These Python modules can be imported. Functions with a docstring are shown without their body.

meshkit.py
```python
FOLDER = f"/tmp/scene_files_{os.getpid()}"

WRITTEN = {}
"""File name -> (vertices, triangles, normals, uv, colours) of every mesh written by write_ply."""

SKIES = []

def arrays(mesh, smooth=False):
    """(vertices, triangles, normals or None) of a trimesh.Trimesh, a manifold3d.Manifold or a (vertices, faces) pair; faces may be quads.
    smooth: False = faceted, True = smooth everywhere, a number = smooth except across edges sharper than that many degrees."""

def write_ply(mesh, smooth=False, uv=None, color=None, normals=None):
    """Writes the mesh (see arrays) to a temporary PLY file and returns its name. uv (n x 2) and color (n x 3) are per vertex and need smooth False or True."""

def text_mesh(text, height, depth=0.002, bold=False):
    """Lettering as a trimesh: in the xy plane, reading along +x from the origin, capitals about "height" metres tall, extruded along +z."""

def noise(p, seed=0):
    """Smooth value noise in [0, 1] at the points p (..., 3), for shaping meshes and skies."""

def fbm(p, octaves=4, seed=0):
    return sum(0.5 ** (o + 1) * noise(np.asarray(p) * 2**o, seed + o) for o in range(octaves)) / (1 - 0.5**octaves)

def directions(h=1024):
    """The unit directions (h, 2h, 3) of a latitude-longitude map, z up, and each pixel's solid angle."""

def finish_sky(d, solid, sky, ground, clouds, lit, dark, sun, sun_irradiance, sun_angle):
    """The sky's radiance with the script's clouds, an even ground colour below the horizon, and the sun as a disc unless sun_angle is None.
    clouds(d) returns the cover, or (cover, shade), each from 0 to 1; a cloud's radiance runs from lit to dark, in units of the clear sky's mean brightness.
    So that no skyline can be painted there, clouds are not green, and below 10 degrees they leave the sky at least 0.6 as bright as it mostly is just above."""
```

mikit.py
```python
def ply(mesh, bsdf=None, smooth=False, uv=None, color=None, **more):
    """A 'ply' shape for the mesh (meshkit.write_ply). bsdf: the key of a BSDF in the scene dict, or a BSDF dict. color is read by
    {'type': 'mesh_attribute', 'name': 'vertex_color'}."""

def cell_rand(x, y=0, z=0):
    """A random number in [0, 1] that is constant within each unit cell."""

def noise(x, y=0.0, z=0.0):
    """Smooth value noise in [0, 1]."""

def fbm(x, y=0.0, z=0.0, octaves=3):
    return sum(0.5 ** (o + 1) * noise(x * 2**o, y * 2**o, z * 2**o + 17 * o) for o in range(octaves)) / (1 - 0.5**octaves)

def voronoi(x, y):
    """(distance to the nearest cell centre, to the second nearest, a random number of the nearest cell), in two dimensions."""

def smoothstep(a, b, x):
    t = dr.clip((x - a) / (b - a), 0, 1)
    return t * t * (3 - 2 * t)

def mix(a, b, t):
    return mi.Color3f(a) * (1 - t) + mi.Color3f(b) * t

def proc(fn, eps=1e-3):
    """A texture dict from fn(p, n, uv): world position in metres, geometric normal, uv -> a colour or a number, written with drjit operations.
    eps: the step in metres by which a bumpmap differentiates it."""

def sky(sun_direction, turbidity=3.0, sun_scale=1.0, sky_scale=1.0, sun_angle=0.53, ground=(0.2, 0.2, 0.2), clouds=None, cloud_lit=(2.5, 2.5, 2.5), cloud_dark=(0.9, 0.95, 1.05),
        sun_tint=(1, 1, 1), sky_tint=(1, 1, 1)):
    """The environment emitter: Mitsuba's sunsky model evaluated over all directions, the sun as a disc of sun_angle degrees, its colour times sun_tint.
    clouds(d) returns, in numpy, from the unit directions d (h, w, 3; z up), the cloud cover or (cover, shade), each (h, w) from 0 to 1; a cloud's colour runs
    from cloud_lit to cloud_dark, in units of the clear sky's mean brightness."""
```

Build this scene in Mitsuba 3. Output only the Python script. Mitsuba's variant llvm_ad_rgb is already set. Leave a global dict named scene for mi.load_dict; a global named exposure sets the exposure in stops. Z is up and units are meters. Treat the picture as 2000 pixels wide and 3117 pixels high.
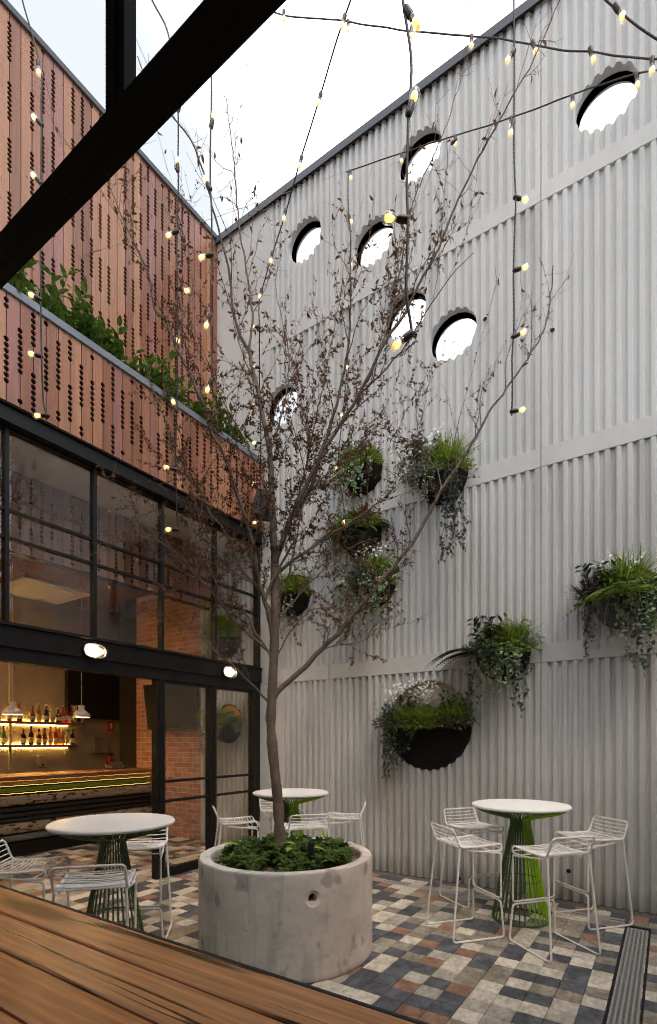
import math, random
import numpy as np, trimesh, shapely
import drjit as dr
import mitsuba as mi
import manifold3d as m3
import mikit, meshkit
from mikit import proc, ply, noise, fbm, cell_rand, smoothstep, mix

T = mi.ScalarTransform4f
PI = math.pi
scene, labels = {}, {}

# ------------------------------------------------------------------ camera, sky, exposure
scene['camera'] = {
    'type': 'perspective', 'fov': 2 * math.degrees(math.atan(1000 / 1562.0)), 'fov_axis': 'x',
    'principal_point_offset_y': -0.2231, 'near_clip': 0.02, 'far_clip': 300.0,
    'to_world': T().look_at(origin=[0, 0, 1.6], target=[-0.5525, 0.8334, 1.6], up=[0, 0, 1])}
def overcast(d):                             # full cover, a few thinner blue grey patches
    return 1.0, np.clip((meshkit.fbm(d * 1.8 + 37.37, 3) - 0.50) / 0.17, 0, 1)
scene['sky'] = mikit.sky((0.55, -0.35, 1.0), turbidity=3, sun_scale=0.12, sun_angle=22, ground=(0.2, 0.19, 0.18),
                         clouds=overcast, cloud_lit=(2.5, 2.5, 2.55), cloud_dark=(1.08, 1.16, 1.25))
exposure = 3.12

# ------------------------------------------------------------------ bookkeeping
def numbered(name):
    k, n = name, 0
    while k in labels or k in scene:
        n += 1
        k = '%s_%03d' % (name, n)
    return k

def thing(name, label, cat, group=None, kind=None):
    k = numbered(name)
    labels[k] = {'label': label, 'category': cat}
    if group: labels[k]['group'] = group
    if kind: labels[k]['kind'] = kind
    return k

COUNT = {}
def part(parent, name, shape, to=None, label=None, kind=None):
    base = parent + '__' + name
    n = COUNT.get(base, 0); COUNT[base] = n + 1
    k = base if n == 0 else '%s_%03d' % (base, n)
    shape = dict(shape)
    if to is not None:
        shape['to_world'] = to @ shape['to_world'] if 'to_world' in shape else to
    scene[k] = shape
    if label or kind:
        labels[k] = {}
        if label: labels[k]['label'] = label
        if kind: labels[k]['kind'] = kind
    return k

def hold(parent, name):                       # a part that has no mesh of its own, only pieces
    base = parent + '__' + name
    n = COUNT.get(base, 0); COUNT[base] = n + 1
    return base if n == 0 else '%s_%03d' % (base, n)

def struct(name, shape, label, to=None):
    k = numbered(name)
    labels[k] = {'label': label, 'kind': 'structure'}
    shape = dict(shape)
    if to is not None: shape['to_world'] = to
    scene[k] = shape
    return k

def whole(name, shape, label, cat, group=None, to=None, kind=None):   # a thing that is one mesh
    k = thing(name, label, cat, group, kind)
    shape = dict(shape)
    if to is not None: shape['to_world'] = to
    scene[k] = shape
    return k

def emit(rgb):
    return {'type': 'area', 'radiance': {'type': 'rgb', 'value': [float(c) * 0.28 for c in rgb]}}

# ------------------------------------------------------------------ mesh helpers
def cat(ms):
    vs, fs, o = [], [], 0
    for m in ms:
        v, f = (m.vertices, m.faces) if hasattr(m, 'vertices') else m
        vs.append(np.asarray(v, float)); fs.append(np.asarray(f, int) + o); o += len(v)
    return np.vstack(vs), np.vstack(fs)

_s = np.array([[x, y, z] for x in (-1, 1) for y in (-1, 1) for z in (-1, 1)], float)
_cb = np.vstack([np.where(np.arange(3) == k, _s, _s * 0.9) for k in range(3)])
_hull = trimesh.Trimesh(_cb, process=False).convex_hull
_idx = [int(np.argmin(np.abs(_cb - v).sum(1))) for v in _hull.vertices]
_CF = np.array([[_idx[i] for i in f] for f in _hull.faces])

def cbox(x0, x1, y0, y1, z0, z1, c=0.003):
    h = np.array([x1 - x0, y1 - y0, z1 - z0]) / 2
    o = np.array([x1 + x0, y1 + y0, z1 + z0]) / 2
    c = min(c, 0.45 * h.min())
    v = np.vstack([np.where(np.arange(3) == k, _s * h, _s * (h - c)) for k in range(3)])
    return v + o, _CF

_BF = np.array([[0, 1, 3], [0, 3, 2], [4, 6, 7], [4, 7, 5], [0, 4, 5], [0, 5, 1], [2, 3, 7], [2, 7, 6], [0, 2, 6], [0, 6, 4], [1, 5, 7], [1, 7, 3]])
def box(x0, x1, y0, y1, z0, z1):
    return np.array([[x, y, z] for x in (x0, x1) for y in (y0, y1) for z in (z0, z1)], float), _BF

def tube(points, radii, sides=8, closed=False):
    p = np.asarray(points, float); n = len(p)
    r = np.broadcast_to(np.asarray(radii, float), (n,))
    if closed:
        t = np.roll(p, -1, 0) - np.roll(p, 1, 0)
    else:
        t = np.gradient(p, axis=0)
    t = t / (np.linalg.norm(t, axis=1, keepdims=True) + 1e-12)
    a = np.cross(t[0], [0, 0, 1.0] if abs(t[0][2]) < 0.9 else [1.0, 0, 0]); a /= np.linalg.norm(a)
    A = [a]
    for i in range(1, n):
        a = A[-1] - t[i] * np.dot(A[-1], t[i]); a /= np.linalg.norm(a) + 1e-12
        A.append(a)
    A = np.array(A); B = np.cross(t, A)
    th = np.arange(sides) * 2 * PI / sides
    v = p[:, None] + r[:, None, None] * (np.cos(th)[None, :, None] * A[:, None] + np.sin(th)[None, :, None] * B[:, None])
    m = n if closed else n - 1
    i, j = np.meshgrid(np.arange(m), np.arange(sides), indexing='ij')
    i2, j2 = (i + 1) % n, (j + 1) % sides
    f = np.concatenate([np.stack([i * sides + j, i * sides + j2, i2 * sides + j2], -1).reshape(-1, 3),
                        np.stack([i * sides + j, i2 * sides + j2, i2 * sides + j], -1).reshape(-1, 3)])
    v = v.reshape(-1, 3)
    if not closed:
        k = len(v); v = np.vstack([v, p[:1], p[-1:]])
        jj = np.arange(sides); jn = (jj + 1) % sides
        f = np.vstack([f, np.stack([jj * 0 + k, jn, jj], -1), np.stack([jj * 0 + k + 1, (n - 1) * sides + jj, (n - 1) * sides + jn], -1)])
    return v, f

def fillet(pts, r, n=4):
    pts = [np.asarray(p, float) for p in pts]
    out = [pts[0]]
    for a, b, c in zip(pts[:-2], pts[1:-1], pts[2:]):
        u, w = a - b, c - b
        lu, lw = np.linalg.norm(u), np.linalg.norm(w)
        q = min(r, 0.45 * lu, 0.45 * lw)
        s, e = b + u / lu * q, b + w / lw * q
        for k in range(n + 1):
            x = k / n
            out.append((1 - x) ** 2 * s + 2 * x * (1 - x) * b + x * x * e)
    out.append(pts[-1])
    return np.array(out)

def lathe(prof, sides=24, axis='z'):
    prof = np.asarray(prof, float); n = len(prof)
    th = np.arange(sides) * 2 * PI / sides
    v = np.stack([prof[:, None, 0] * np.cos(th), prof[:, None, 0] * np.sin(th), np.broadcast_to(prof[:, None, 1], (n, sides))], -1).reshape(-1, 3)
    i, j = np.meshgrid(np.arange(n - 1), np.arange(sides), indexing='ij'); j2 = (j + 1) % sides
    f = np.concatenate([np.stack([i * sides + j, i * sides + j2, (i + 1) * sides + j2], -1).reshape(-1, 3),
                        np.stack([i * sides + j, (i + 1) * sides + j2, (i + 1) * sides + j], -1).reshape(-1, 3)])
    if axis == 'y': v = v[:, [0, 2, 1]] * [1, 1, -1]
    return v, f

def extrude(outer, h, holes=()):              # polygon in xy, extruded along z
    cs = m3.CrossSection([np.asarray(outer, float)] + [np.asarray(x, float) for x in holes], m3.FillRule.EvenOdd)
    return m3.Manifold.extrude(cs, h)

def man(m):
    q = m.to_mesh()
    return np.array(q.vert_properties[:, :3], float), np.array(q.tri_verts)

def mv(m, M=None, t=(0, 0, 0)):
    v, f = m
    v = np.asarray(v, float)
    if M is not None: v = v @ np.asarray(M, float).T
    return v + np.asarray(t, float), f

def rot(axis, deg):
    return trimesh.transformations.rotation_matrix(math.radians(deg), axis)[:3, :3]

def frame(z):                                 # a rotation whose third column is z
    z = np.asarray(z, float); z = z / np.linalg.norm(z)
    x = np.cross([0, 0, 1.0] if abs(z[2]) < 0.95 else [1.0, 0, 0], z); x /= np.linalg.norm(x)
    return np.stack([x, np.cross(z, x), z], 1)

def many(m, R, P):                            # copies of one small mesh: rotations (n,3,3), places (n,3)
    v, f = m
    v = np.asarray(v); n = len(P)
    V = np.einsum('nij,kj->nki', np.asarray(R), v) + np.asarray(P)[:, None]
    F = np.asarray(f)[None] + (np.arange(n) * len(v))[:, None, None]
    return V.reshape(-1, 3), F.reshape(-1, 3)

def at(x, y, z, deg=0, s=1):
    t = T().translate([float(x), float(y), float(z)])
    if deg: t = t @ T().rotate([0, 0, 1], float(deg))
    if s != 1: t = t @ T().scale(float(s))
    return t

# ------------------------------------------------------------------ materials
def rgb(*c): return {'type': 'rgb', 'value': [float(x) for x in c]}
def mat(key, color, rough=0.5, two=False, **kw):
    b = {'type': 'principled', 'base_color': color if isinstance(color, dict) else rgb(*color), 'roughness': rough, **kw}
    scene[key] = {'type': 'twosided', 'nested': b} if two else b
def bumped(key, color, height, rough=0.6, scale=1.0, eps=1e-3, **kw):
    scene[key] = {'type': 'bumpmap', 'arbitrary': proc(height, eps), 'scale': scale,
                  'bsdf': {'type': 'principled', 'base_color': color, 'roughness': rough, **kw}}

def f_concrete(p, n, uv):
    big = fbm(p.x * 0.9, p.z * 0.6, 3.0, 3)
    streak = fbm(p.x * 7, p.z * 0.35, 1.0, 3)
    fine = fbm(p.x * 18, p.y * 18, p.z * 18, 2)
    pan = cell_rand(dr.floor((p.x + 6.29) / 2.6), dr.floor(p.z / 2.3), 4)
    v = 0.92 + 0.26 * (big - 0.5) + 0.11 * (streak - 0.5) + 0.05 * (fine - 0.5) + 0.06 * (pan - 0.5)
    warm = smoothstep(0.5, 0.75, fbm(p.x * 2.2, p.z * 0.5, 9.0, 3)) * smoothstep(4.2, 0.6, p.z)
    drip = smoothstep(0.60, 0.75, fbm(p.x * 9, p.z * 0.25, 5.0, 2)) * (smoothstep(1.2, 2.40, p.z) * smoothstep(2.41, 2.40, p.z) + smoothstep(3.2, 4.40, p.z) * smoothstep(4.41, 4.40, p.z) + smoothstep(5.6, 7.12, p.z) * smoothstep(7.13, 7.12, p.z))
    v = v * (1 - 0.20 * drip)
    grime = smoothstep(0.30, 0.0, p.z + 0.25 * (streak - 0.5))
    c = mix((0.562, 0.570, 0.573), (0.54, 0.49, 0.44), 0.5 * warm)
    return c * v * (1 - 0.35 * grime)
mat('concrete_wall_bsdf', proc(f_concrete), 0.75, specular=0.3)

def f_tub(p, n, uv):
    a = fbm(p.x * 5, p.y * 5, p.z * 7, 4)
    b = fbm(p.x * 30, p.y * 30, p.z * 30, 3)
    spots = smoothstep(0.62, 0.72, fbm(p.x * 9 + 3, p.y * 9, p.z * 6, 3))
    runs = smoothstep(0.55, 0.8, fbm(p.x * 14, p.y * 14, p.z * 1.2, 3))
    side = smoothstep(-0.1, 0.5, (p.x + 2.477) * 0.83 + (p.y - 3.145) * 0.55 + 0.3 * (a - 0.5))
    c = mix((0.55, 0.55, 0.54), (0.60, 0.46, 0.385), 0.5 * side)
    rust = smoothstep(0.06, 0.0, p.z) * (0.4 + 0.6 * a)
    c = c * (0.72 + 0.5 * a + 0.2 * (b - 0.5)) * (1 - 0.35 * spots) * (1 - 0.25 * runs)
    return mix(c, (0.16, 0.09, 0.05), 0.7 * rust)
def h_tub(p, n, uv): return fbm(p.x * 40, p.y * 40, p.z * 40, 3) - 0.8 * smoothstep(0.66, 0.72, noise(p.x * 60, p.y * 60, p.z * 60))
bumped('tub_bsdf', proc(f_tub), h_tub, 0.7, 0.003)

PITCH = 0.114
def f_board(p, n, uv):
    i = dr.floor(p.y / PITCH)
    k = dr.floor(p.x * 3)
    r, s = cell_rand(i, k, 1), cell_rand(i, k, 2)
    g = fbm(p.y * 90 + 40 * r, p.z * 2.5 + 9 * s, 2.0, 3)
    w = fbm(p.y * 14 + 8 * r, p.z * 0.8, 5.0, 3)
    c = mix((0.225, 0.080, 0.040), (0.35, 0.165, 0.090), r)
    c = mix(c, (0.27, 0.115, 0.092), smoothstep(0.72, 0.95, s))
    c = c * (0.70 + 0.42 * g + 0.42 * (w - 0.5) + 0.25 * r)
    nail = noise(p.y * 70, p.z * 22, 7 * r)
    return c * (1 - 0.75 * smoothstep(0.90, 0.94, nail))
def h_board(p, n, uv): return fbm(p.y * 120, p.z * 5, 2.0, 2)
bumped('board_bsdf', proc(f_board), h_board, 0.30, 0.0006, specular=0.6, clearcoat=0.4, clearcoat_gloss=0.6)

def f_top(p, n, uv):
    i = dr.floor((p.y - 0.93) / 0.141)
    r = cell_rand(i, 3, 1)
    # grain lines that bend round a knot
    kx, ky = p.x + 1.72, p.y - 0.862
    d2 = kx * kx * 14 + ky * ky * 420
    k = dr.exp(-d2)
    y = p.y * 36 + 10 * r + 1.9 * fbm(p.x * 1.3, p.y * 7, 3 * r, 3) + 2.6 * k
    ring = 0.5 + 0.5 * dr.sin(y * 5.0 + 3.0 * noise(p.x * 2.0, p.y * 30, r))
    fine = fbm(p.x * 6, p.y * 130, 4 * r, 3)
    wv = p.y * 55 + 2.2 * fbm(p.x * 2.2, p.y * 8, 3.0 + r, 3)
    cm = smoothstep(0.52, 0.66, fbm(p.x * 1.7, p.y * 14, 6.0 + 3 * r, 2))
    crack = smoothstep(0.065, 0.02, dr.abs(noise(p.x * 1.1 + 5 * r, wv, 2.0 + r) - 0.5)) * cm
    c = mix((0.55, 0.225, 0.078), (0.43, 0.165, 0.055), ring)
    pale = cell_rand(i, 5, 2)
    c = mix(c, (0.52, 0.33, 0.18), 0.35 * smoothstep(0.4, 0.9, pale))
    c = c * (0.62 + 0.95 * fine) * (0.90 + 0.2 * r)
    c = mix(c, (0.10, 0.035, 0.015), 0.8 * smoothstep(0.25, 0.85, k + 0.25 * (fine - 0.5)))
    return c * (1 - 0.9 * crack)
def h_top(p, n, uv): return fbm(p.x * 6, p.y * 300, 1.0, 3)
bumped('table_wood', proc(f_top), h_top, 0.33, 0.0008, specular=0.5, clearcoat=0.35, clearcoat_gloss=0.75)
def f_wood2(p, n, uv):
    g = fbm(p.x * 30, p.y * 4, p.z * 30, 3)
    return mix((0.16, 0.07, 0.035), (0.28, 0.13, 0.06), g)
mat('shelf_wood', proc(f_wood2), 0.4)

def stone(key, a, b, sc=1.0, hi=0.6):
    def f(p, n, uv):
        m = fbm(p.x * 11 * sc, p.y * 11 * sc, 1.0, 4)
        q = fbm(p.x * 46, p.y * 30, 2.0, 2)
        t = cell_rand(dr.floor((p.x + 0.295) / 0.15), dr.floor((p.y - 3.4225) / 0.1438), 7)
        return mix(a, b, smoothstep(0.25, 0.75, m)) * (0.58 + hi * q + 0.26 * t)
    scene[key] = {'type': 'bumpmap', 'arbitrary': proc(h_stone), 'scale': 0.004,
                  'bsdf': {'type': 'principled', 'base_color': proc(f), 'roughness': 0.48, 'specular': 0.4}}
def h_stone(p, n, uv): return fbm(p.x * 45, p.y * 45, 1.0, 3)
TILES = [('tile_charcoal', (0.068, 0.072, 0.086), (0.115, 0.12, 0.137)), ('tile_cream', (0.50, 0.45, 0.38), (0.60, 0.55, 0.48)),
         ('tile_taupe', (0.22, 0.19, 0.155), (0.33, 0.29, 0.245)), ('tile_rust', (0.22, 0.115, 0.078), (0.29, 0.175, 0.125)), ('tile_ash', (0.31, 0.285, 0.245), (0.42, 0.39, 0.34))]
for k, a, b in TILES: stone(k, a, b)
def f_mix(p, n, uv):
    i, j = dr.floor((p.x + 0.295) / 0.15), dr.floor((p.y - 3.4225) / 0.1438)
    r = cell_rand(i, j, 3)
    c = dr.select(r < 0.30, mi.Color3f(0.07, 0.074, 0.086), dr.select(r < 0.56, mi.Color3f(0.53, 0.48, 0.41), dr.select(r < 0.76, mi.Color3f(0.26, 0.225, 0.185),
                  dr.select(r < 0.88, mi.Color3f(0.25, 0.14, 0.10), mi.Color3f(0.37, 0.335, 0.29)))))
    return c * (0.7 + 0.35 * fbm(p.x * 60, p.y * 40, 2.0, 3) + 0.25 * cell_rand(i, j, 5))
mat('tile_field_bsdf', proc(f_mix), 0.45)
def f_grout(p, n, uv): return mi.Color3f(0.10, 0.092, 0.082) * (0.7 + 0.6 * fbm(p.x * 50, p.y * 50, 1.0, 2))
mat('grout', proc(f_grout), 0.85)

def f_brick(p, n, uv):
    r = cell_rand(dr.floor(p.z / 0.0825), dr.floor(p.x / 0.12 + 0.5 * dr.floor(p.z / 0.0825)), 2)
    g = fbm(p.x * 40, p.y * 40, p.z * 60, 3)
    return mix((0.34, 0.150, 0.110), (0.45, 0.25, 0.19), r) * (0.65 + 0.7 * g)
mat('brick_bsdf', proc(f_brick), 0.8)
mat('mortar', (0.52, 0.45, 0.38), 0.9)
def f_plaster(p, n, uv): return mi.Color3f(0.38, 0.32, 0.24) * (0.75 + 0.5 * fbm(p.y * 2.5, p.z * 2.5, 1.0, 4))
mat('plaster', proc(f_plaster), 0.7)
mat('niche_back', (0.66, 0.56, 0.42), 0.7, two=True)
mat('pale_ceiling', (0.60, 0.55, 0.48), 0.8)
def f_slat(p, n, uv): return mi.Color3f(0.17, 0.062, 0.036) * (0.6 + 0.8 * fbm(p.y * 3, p.x * 40, 1.0, 3))
mat('slat_wood', proc(f_slat), 0.5)
mat('dark_panel', (0.022, 0.017, 0.013), 0.7, specular=0.12)

def f_steel(p, n, uv): return mi.Color3f(0.0085, 0.0082, 0.009) * (0.6 + 0.8 * fbm(p.x * 6, p.y * 6, p.z * 6, 3))
mat('black_steel', proc(f_steel), 0.42, specular=0.3)
mat('cap_dark', (0.075, 0.085, 0.10), 0.5, metallic=0.2)
mat('cap_metal', (0.20, 0.225, 0.27), 0.42, metallic=0.3)
mat('felt', proc(lambda p, n, uv: mi.Color3f(0.017, 0.0165, 0.017) * (0.5 + fbm(p.x * 80, p.y * 80, p.z * 80, 2))), 0.95, specular=0.1)
mat('grey_tray', (0.055, 0.058, 0.062), 0.7)
mat('white_wire', (0.86, 0.85, 0.84), 0.32)
mat('table_white', (0.86, 0.86, 0.865), 0.22, specular=0.5)
mat('wire_dark_green', (0.060, 0.105, 0.034), 0.35)
mat('wire_lime', (0.23, 0.44, 0.006), 0.33)
mat('cable_black', (0.016, 0.016, 0.018), 0.55)
mat('socket_black', (0.03, 0.022, 0.017), 0.45)
mat('wire_steel', (0.35, 0.35, 0.35), 0.4, metallic=0.8)
mat('gold_yellow', (0.70, 0.42, 0.05), 0.45, two=True)
mat('stainless', (0.62, 0.60, 0.56), 0.28, metallic=0.9)
mat('white_plastic', (0.68, 0.66, 0.62), 0.4)
mat('red_paint', (0.42, 0.02, 0.018), 0.35)
mat('screen', (0.008, 0.008, 0.009), 0.3, specular=0.07)
mat('shade_white', (0.62, 0.60, 0.57), 0.55, two=True)
mat('drain_metal', (0.30, 0.30, 0.30), 0.4)
mat('mulch', proc(lambda p, n, uv: mix((0.05, 0.032, 0.02), (0.22, 0.17, 0.12), fbm(p.x * 60, p.y * 60, p.z * 60, 3))), 0.95)
mat('chip', (0.30, 0.25, 0.19), 0.9, two=True)
mat('label_paper', (0.55, 0.50, 0.40), 0.7)
scene['pane_glass'] = {'type': 'thindielectric', 'int_ior': 1.52}
scene['bulb_glass'] = {'type': 'thindielectric', 'int_ior': 1.45}
scene['clear_glass'] = {'type': 'thindielectric', 'int_ior': 1.5}

def leafmat(key, c, rough=0.5, var=0.5, trans=0.6):
    def f(p, n, uv):
        r = cell_rand(dr.floor(p.x * 33), dr.floor(p.y * 33), dr.floor(p.z * 33))
        return mi.Color3f(*c) * (1 - var / 2 + var * r)
    scene[key] = {'type': 'principledthin', 'base_color': proc(f), 'roughness': rough, 'diff_trans': trans, 'eta': 1.4}
leafmat('leaf_laurel', (0.085, 0.15, 0.028), 0.35, 0.9)
leafmat('leaf_grass', (0.22, 0.31, 0.045), 0.5, 0.7, 0.8)
leafmat('leaf_fern', (0.20, 0.28, 0.06), 0.5, 0.7, 0.8)
leafmat('leaf_ivy', (0.36, 0.47, 0.27), 0.45, 1.0)
leafmat('leaf_dark_ivy', (0.085, 0.105, 0.09), 0.42, 1.0)
leafmat('leaf_grey', (0.27, 0.30, 0.255), 0.55, 0.8)
leafmat('leaf_black', (0.055, 0.072, 0.058), 0.35, 0.9)
leafmat('leaf_purple', (0.085, 0.04, 0.05), 0.45, 0.8)
leafmat('leaf_bronze', (0.17, 0.09, 0.04), 0.5, 0.8)
mat('petal', (0.72, 0.72, 0.70), 0.6, two=True)
leafmat('leaf_cover', (0.09, 0.145, 0.045), 0.34, 0.9)
leafmat('leaf_variegated', (0.32, 0.40, 0.08), 0.4, 0.5)
leafmat('leaf_dry', (0.15, 0.080, 0.046), 0.55, 1.0, 0.9)
def f_bark(p, n, uv):
    a = fbm(p.x * 30, p.y * 30, p.z * 9, 4)
    b = smoothstep(0.55, 0.7, fbm(p.x * 12, p.y * 12, p.z * 5, 3))
    return mix((0.080, 0.058, 0.044), (0.165, 0.130, 0.105), a) * (1 - 0.25 * b)
bumped('bark', proc(f_bark), lambda p, n, uv: fbm(p.x * 60, p.y * 60, p.z * 18, 3), 0.8, 0.006)
mat('twig', (0.115, 0.083, 0.066), 0.7)
mat('black_matte', (0.006, 0.006, 0.0065), 0.7, specular=0.12)

# ================================================================== THE GROUND
PX, PY, TX0, TY0 = 0.15, 0.1438, -0.295, 3.4225
struct('floor', ply(cat([box(-9.5, 2.2, -2.6, 6.5, -0.3, -0.004)]), 'grout'), 'stone paved courtyard floor')
tile_shape = ply(cbox(-0.0731, 0.0731, -0.0700, 0.0700, -0.01, 0.006, 0.0018))
def np_rand(x, y, z=0):
    M = 0xFFFFFFFF
    x, y, z = (int(math.floor(v)) + 1000000 & M for v in (x, y, z))
    h = (x * 374761393 + y * 668265263 + z * 2147483647) & M
    h = ((h ^ (h >> 13)) * 1274126177) & M
    return ((h ^ (h >> 16)) & 0xFFFFFF) / 16777215.0
# colours of the tiles, column by column, nearest the wall first: c charcoal, w cream, t taupe, r rust, a ash
PATTERN = {}
for col_i, top_j, kinds in ((-1, 11, 'twccwctcwwtwc'), (-2, 11, 'tccrtcwwccctwa'), (-3, 10, 'tttctwctwctcwc'), (-4, 10, 'ttactcwwacwcwa'), (-5, 8, 'twwwccwttwwaw'), (-6, 8, 'ctrtttccatrccrc'.replace('a', 't')),
                            (-7, 7, 'cctttwrwwacacr'.replace('cctttw', 'ccttw')), (-8, 11, 'ccwtccwtccarcarcc'), (-9, 13, 'wtaratttrtcrctccc'), (-10, 13, 'tccttcaawttwtcw'), (-11, 14, 'cctcwwttwtcrcta'), (-12, 10, 'cwtccwawc'), (-13, 11, 'wctwwtww'), (-14, 10, 'rcwt')):
    for q, s in enumerate(kinds): PATTERN[(col_i, top_j - q)] = s

def tile_kind(i, j):
    s = PATTERN.get((i, j))
    if s: return 'cwtra'.index(s)
    r = np_rand(i, j, 3)
    return 0 if r < 0.30 else 1 if r < 0.56 else 2 if r < 0.76 else 3 if r < 0.88 else 4
cells = []
for i in range(-61, 17):
    for j in range(-17, 21):
        x, y = TX0 + PX * (i + 0.5), TY0 + PY * (j + 0.5)
        if y > (5.50 if x > -6.1 else 6.3): continue
        if -0.30 < x < -0.12 and y < 5.12: continue                    # the long grate
        if x < -7.42: continue
        dd = (x + 2.477) ** 2 + (y - 3.145) ** 2
        if dd < 0.5 ** 2: continue
        seen = (0.8334 * y - 0.5525 * x > 0.6) and y > 1.15 and x < 0.02 and dd > 0.6 ** 2
        behind = abs((x * 0.8334 + y * 0.5525) / (0.8334 * y - 0.5525 * x + 1e-6)) if seen else 9
        low = 1.6 / max(0.01, 0.8334 * y - 0.5525 * x) if seen else 9
        # what the bar table in front hides lies below its edge
        hid = y < 0.93 * 1.6 / 0.55 if seen else True
        cells.append((x * x + y * y if seen and behind < 0.68 and not hid else 1e9, i, j, x, y))
cells.sort()
far = []
for n, (d, i, j, x, y) in enumerate(cells):
    dz = 0.0012 * (np_rand(i, j, 9) - 0.5)
    if n < 290 and d < 1e8:
        sh = dict(tile_shape); sh['bsdf'] = {'type': 'ref', 'id': TILES[tile_kind(i, j)][0]}
        part('floor', 'tile', sh, at(x, y, dz))
    else:
        far.append(mv(cbox(-0.0731, 0.0731, -0.0700, 0.0700, -0.01, 0.006, 0.0018), None, (x, y, dz)))
part('floor', 'far_tiles', ply(cat(far), 'tile_field_bsdf'), label='small square stone tiles of the far floor', kind='stuff')

# channel drains set into the paving
d1 = thing('drain_grate', 'long perforated steel drain grate at the right edge of the paving', 'drain grate')
part(d1, 'frame', ply(cat([box(-0.312, -0.296, -0.5, 5.08, -0.01, 0.007), box(-0.138, -0.122, -0.5, 5.08, -0.01, 0.007), box(-0.312, -0.122, 5.08, 5.10, -0.01, 0.011)]), 'black_steel'))
for k in range(5):
    y0 = 5.078 - 1.0 * (k + 1); bars = []
    for q in range(34): bars.append(box(-0.293, -0.141, y0 + 0.006 + q * 0.030, y0 + 0.014 + q * 0.030, -0.014, 0.001))
    for q in range(6): bars.append(box(-0.293 + q * 0.0278, -0.281 + q * 0.0278, y0 + 0.006, y0 + 0.990, -0.012, 0.0045))
    part(d1, 'grate_panel', ply(cat(bars), 'drain_metal'))
d2 = thing('slot_drain', 'narrow dark slot drain running along the foot of the ribbed wall', 'drain')
part(d1, 'sump', ply(box(-0.296, -0.138, -0.5, 5.08, -0.02, -0.0145 + 0.0005), 'black_steel'))
part(d2, 'channel', ply(cat([box(-4.85, -0.32, 5.145, 5.185, -0.01, 0.009), box(-4.85, -0.32, 5.215, 5.255, -0.01, 0.009)]), 'drain_metal'))
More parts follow.
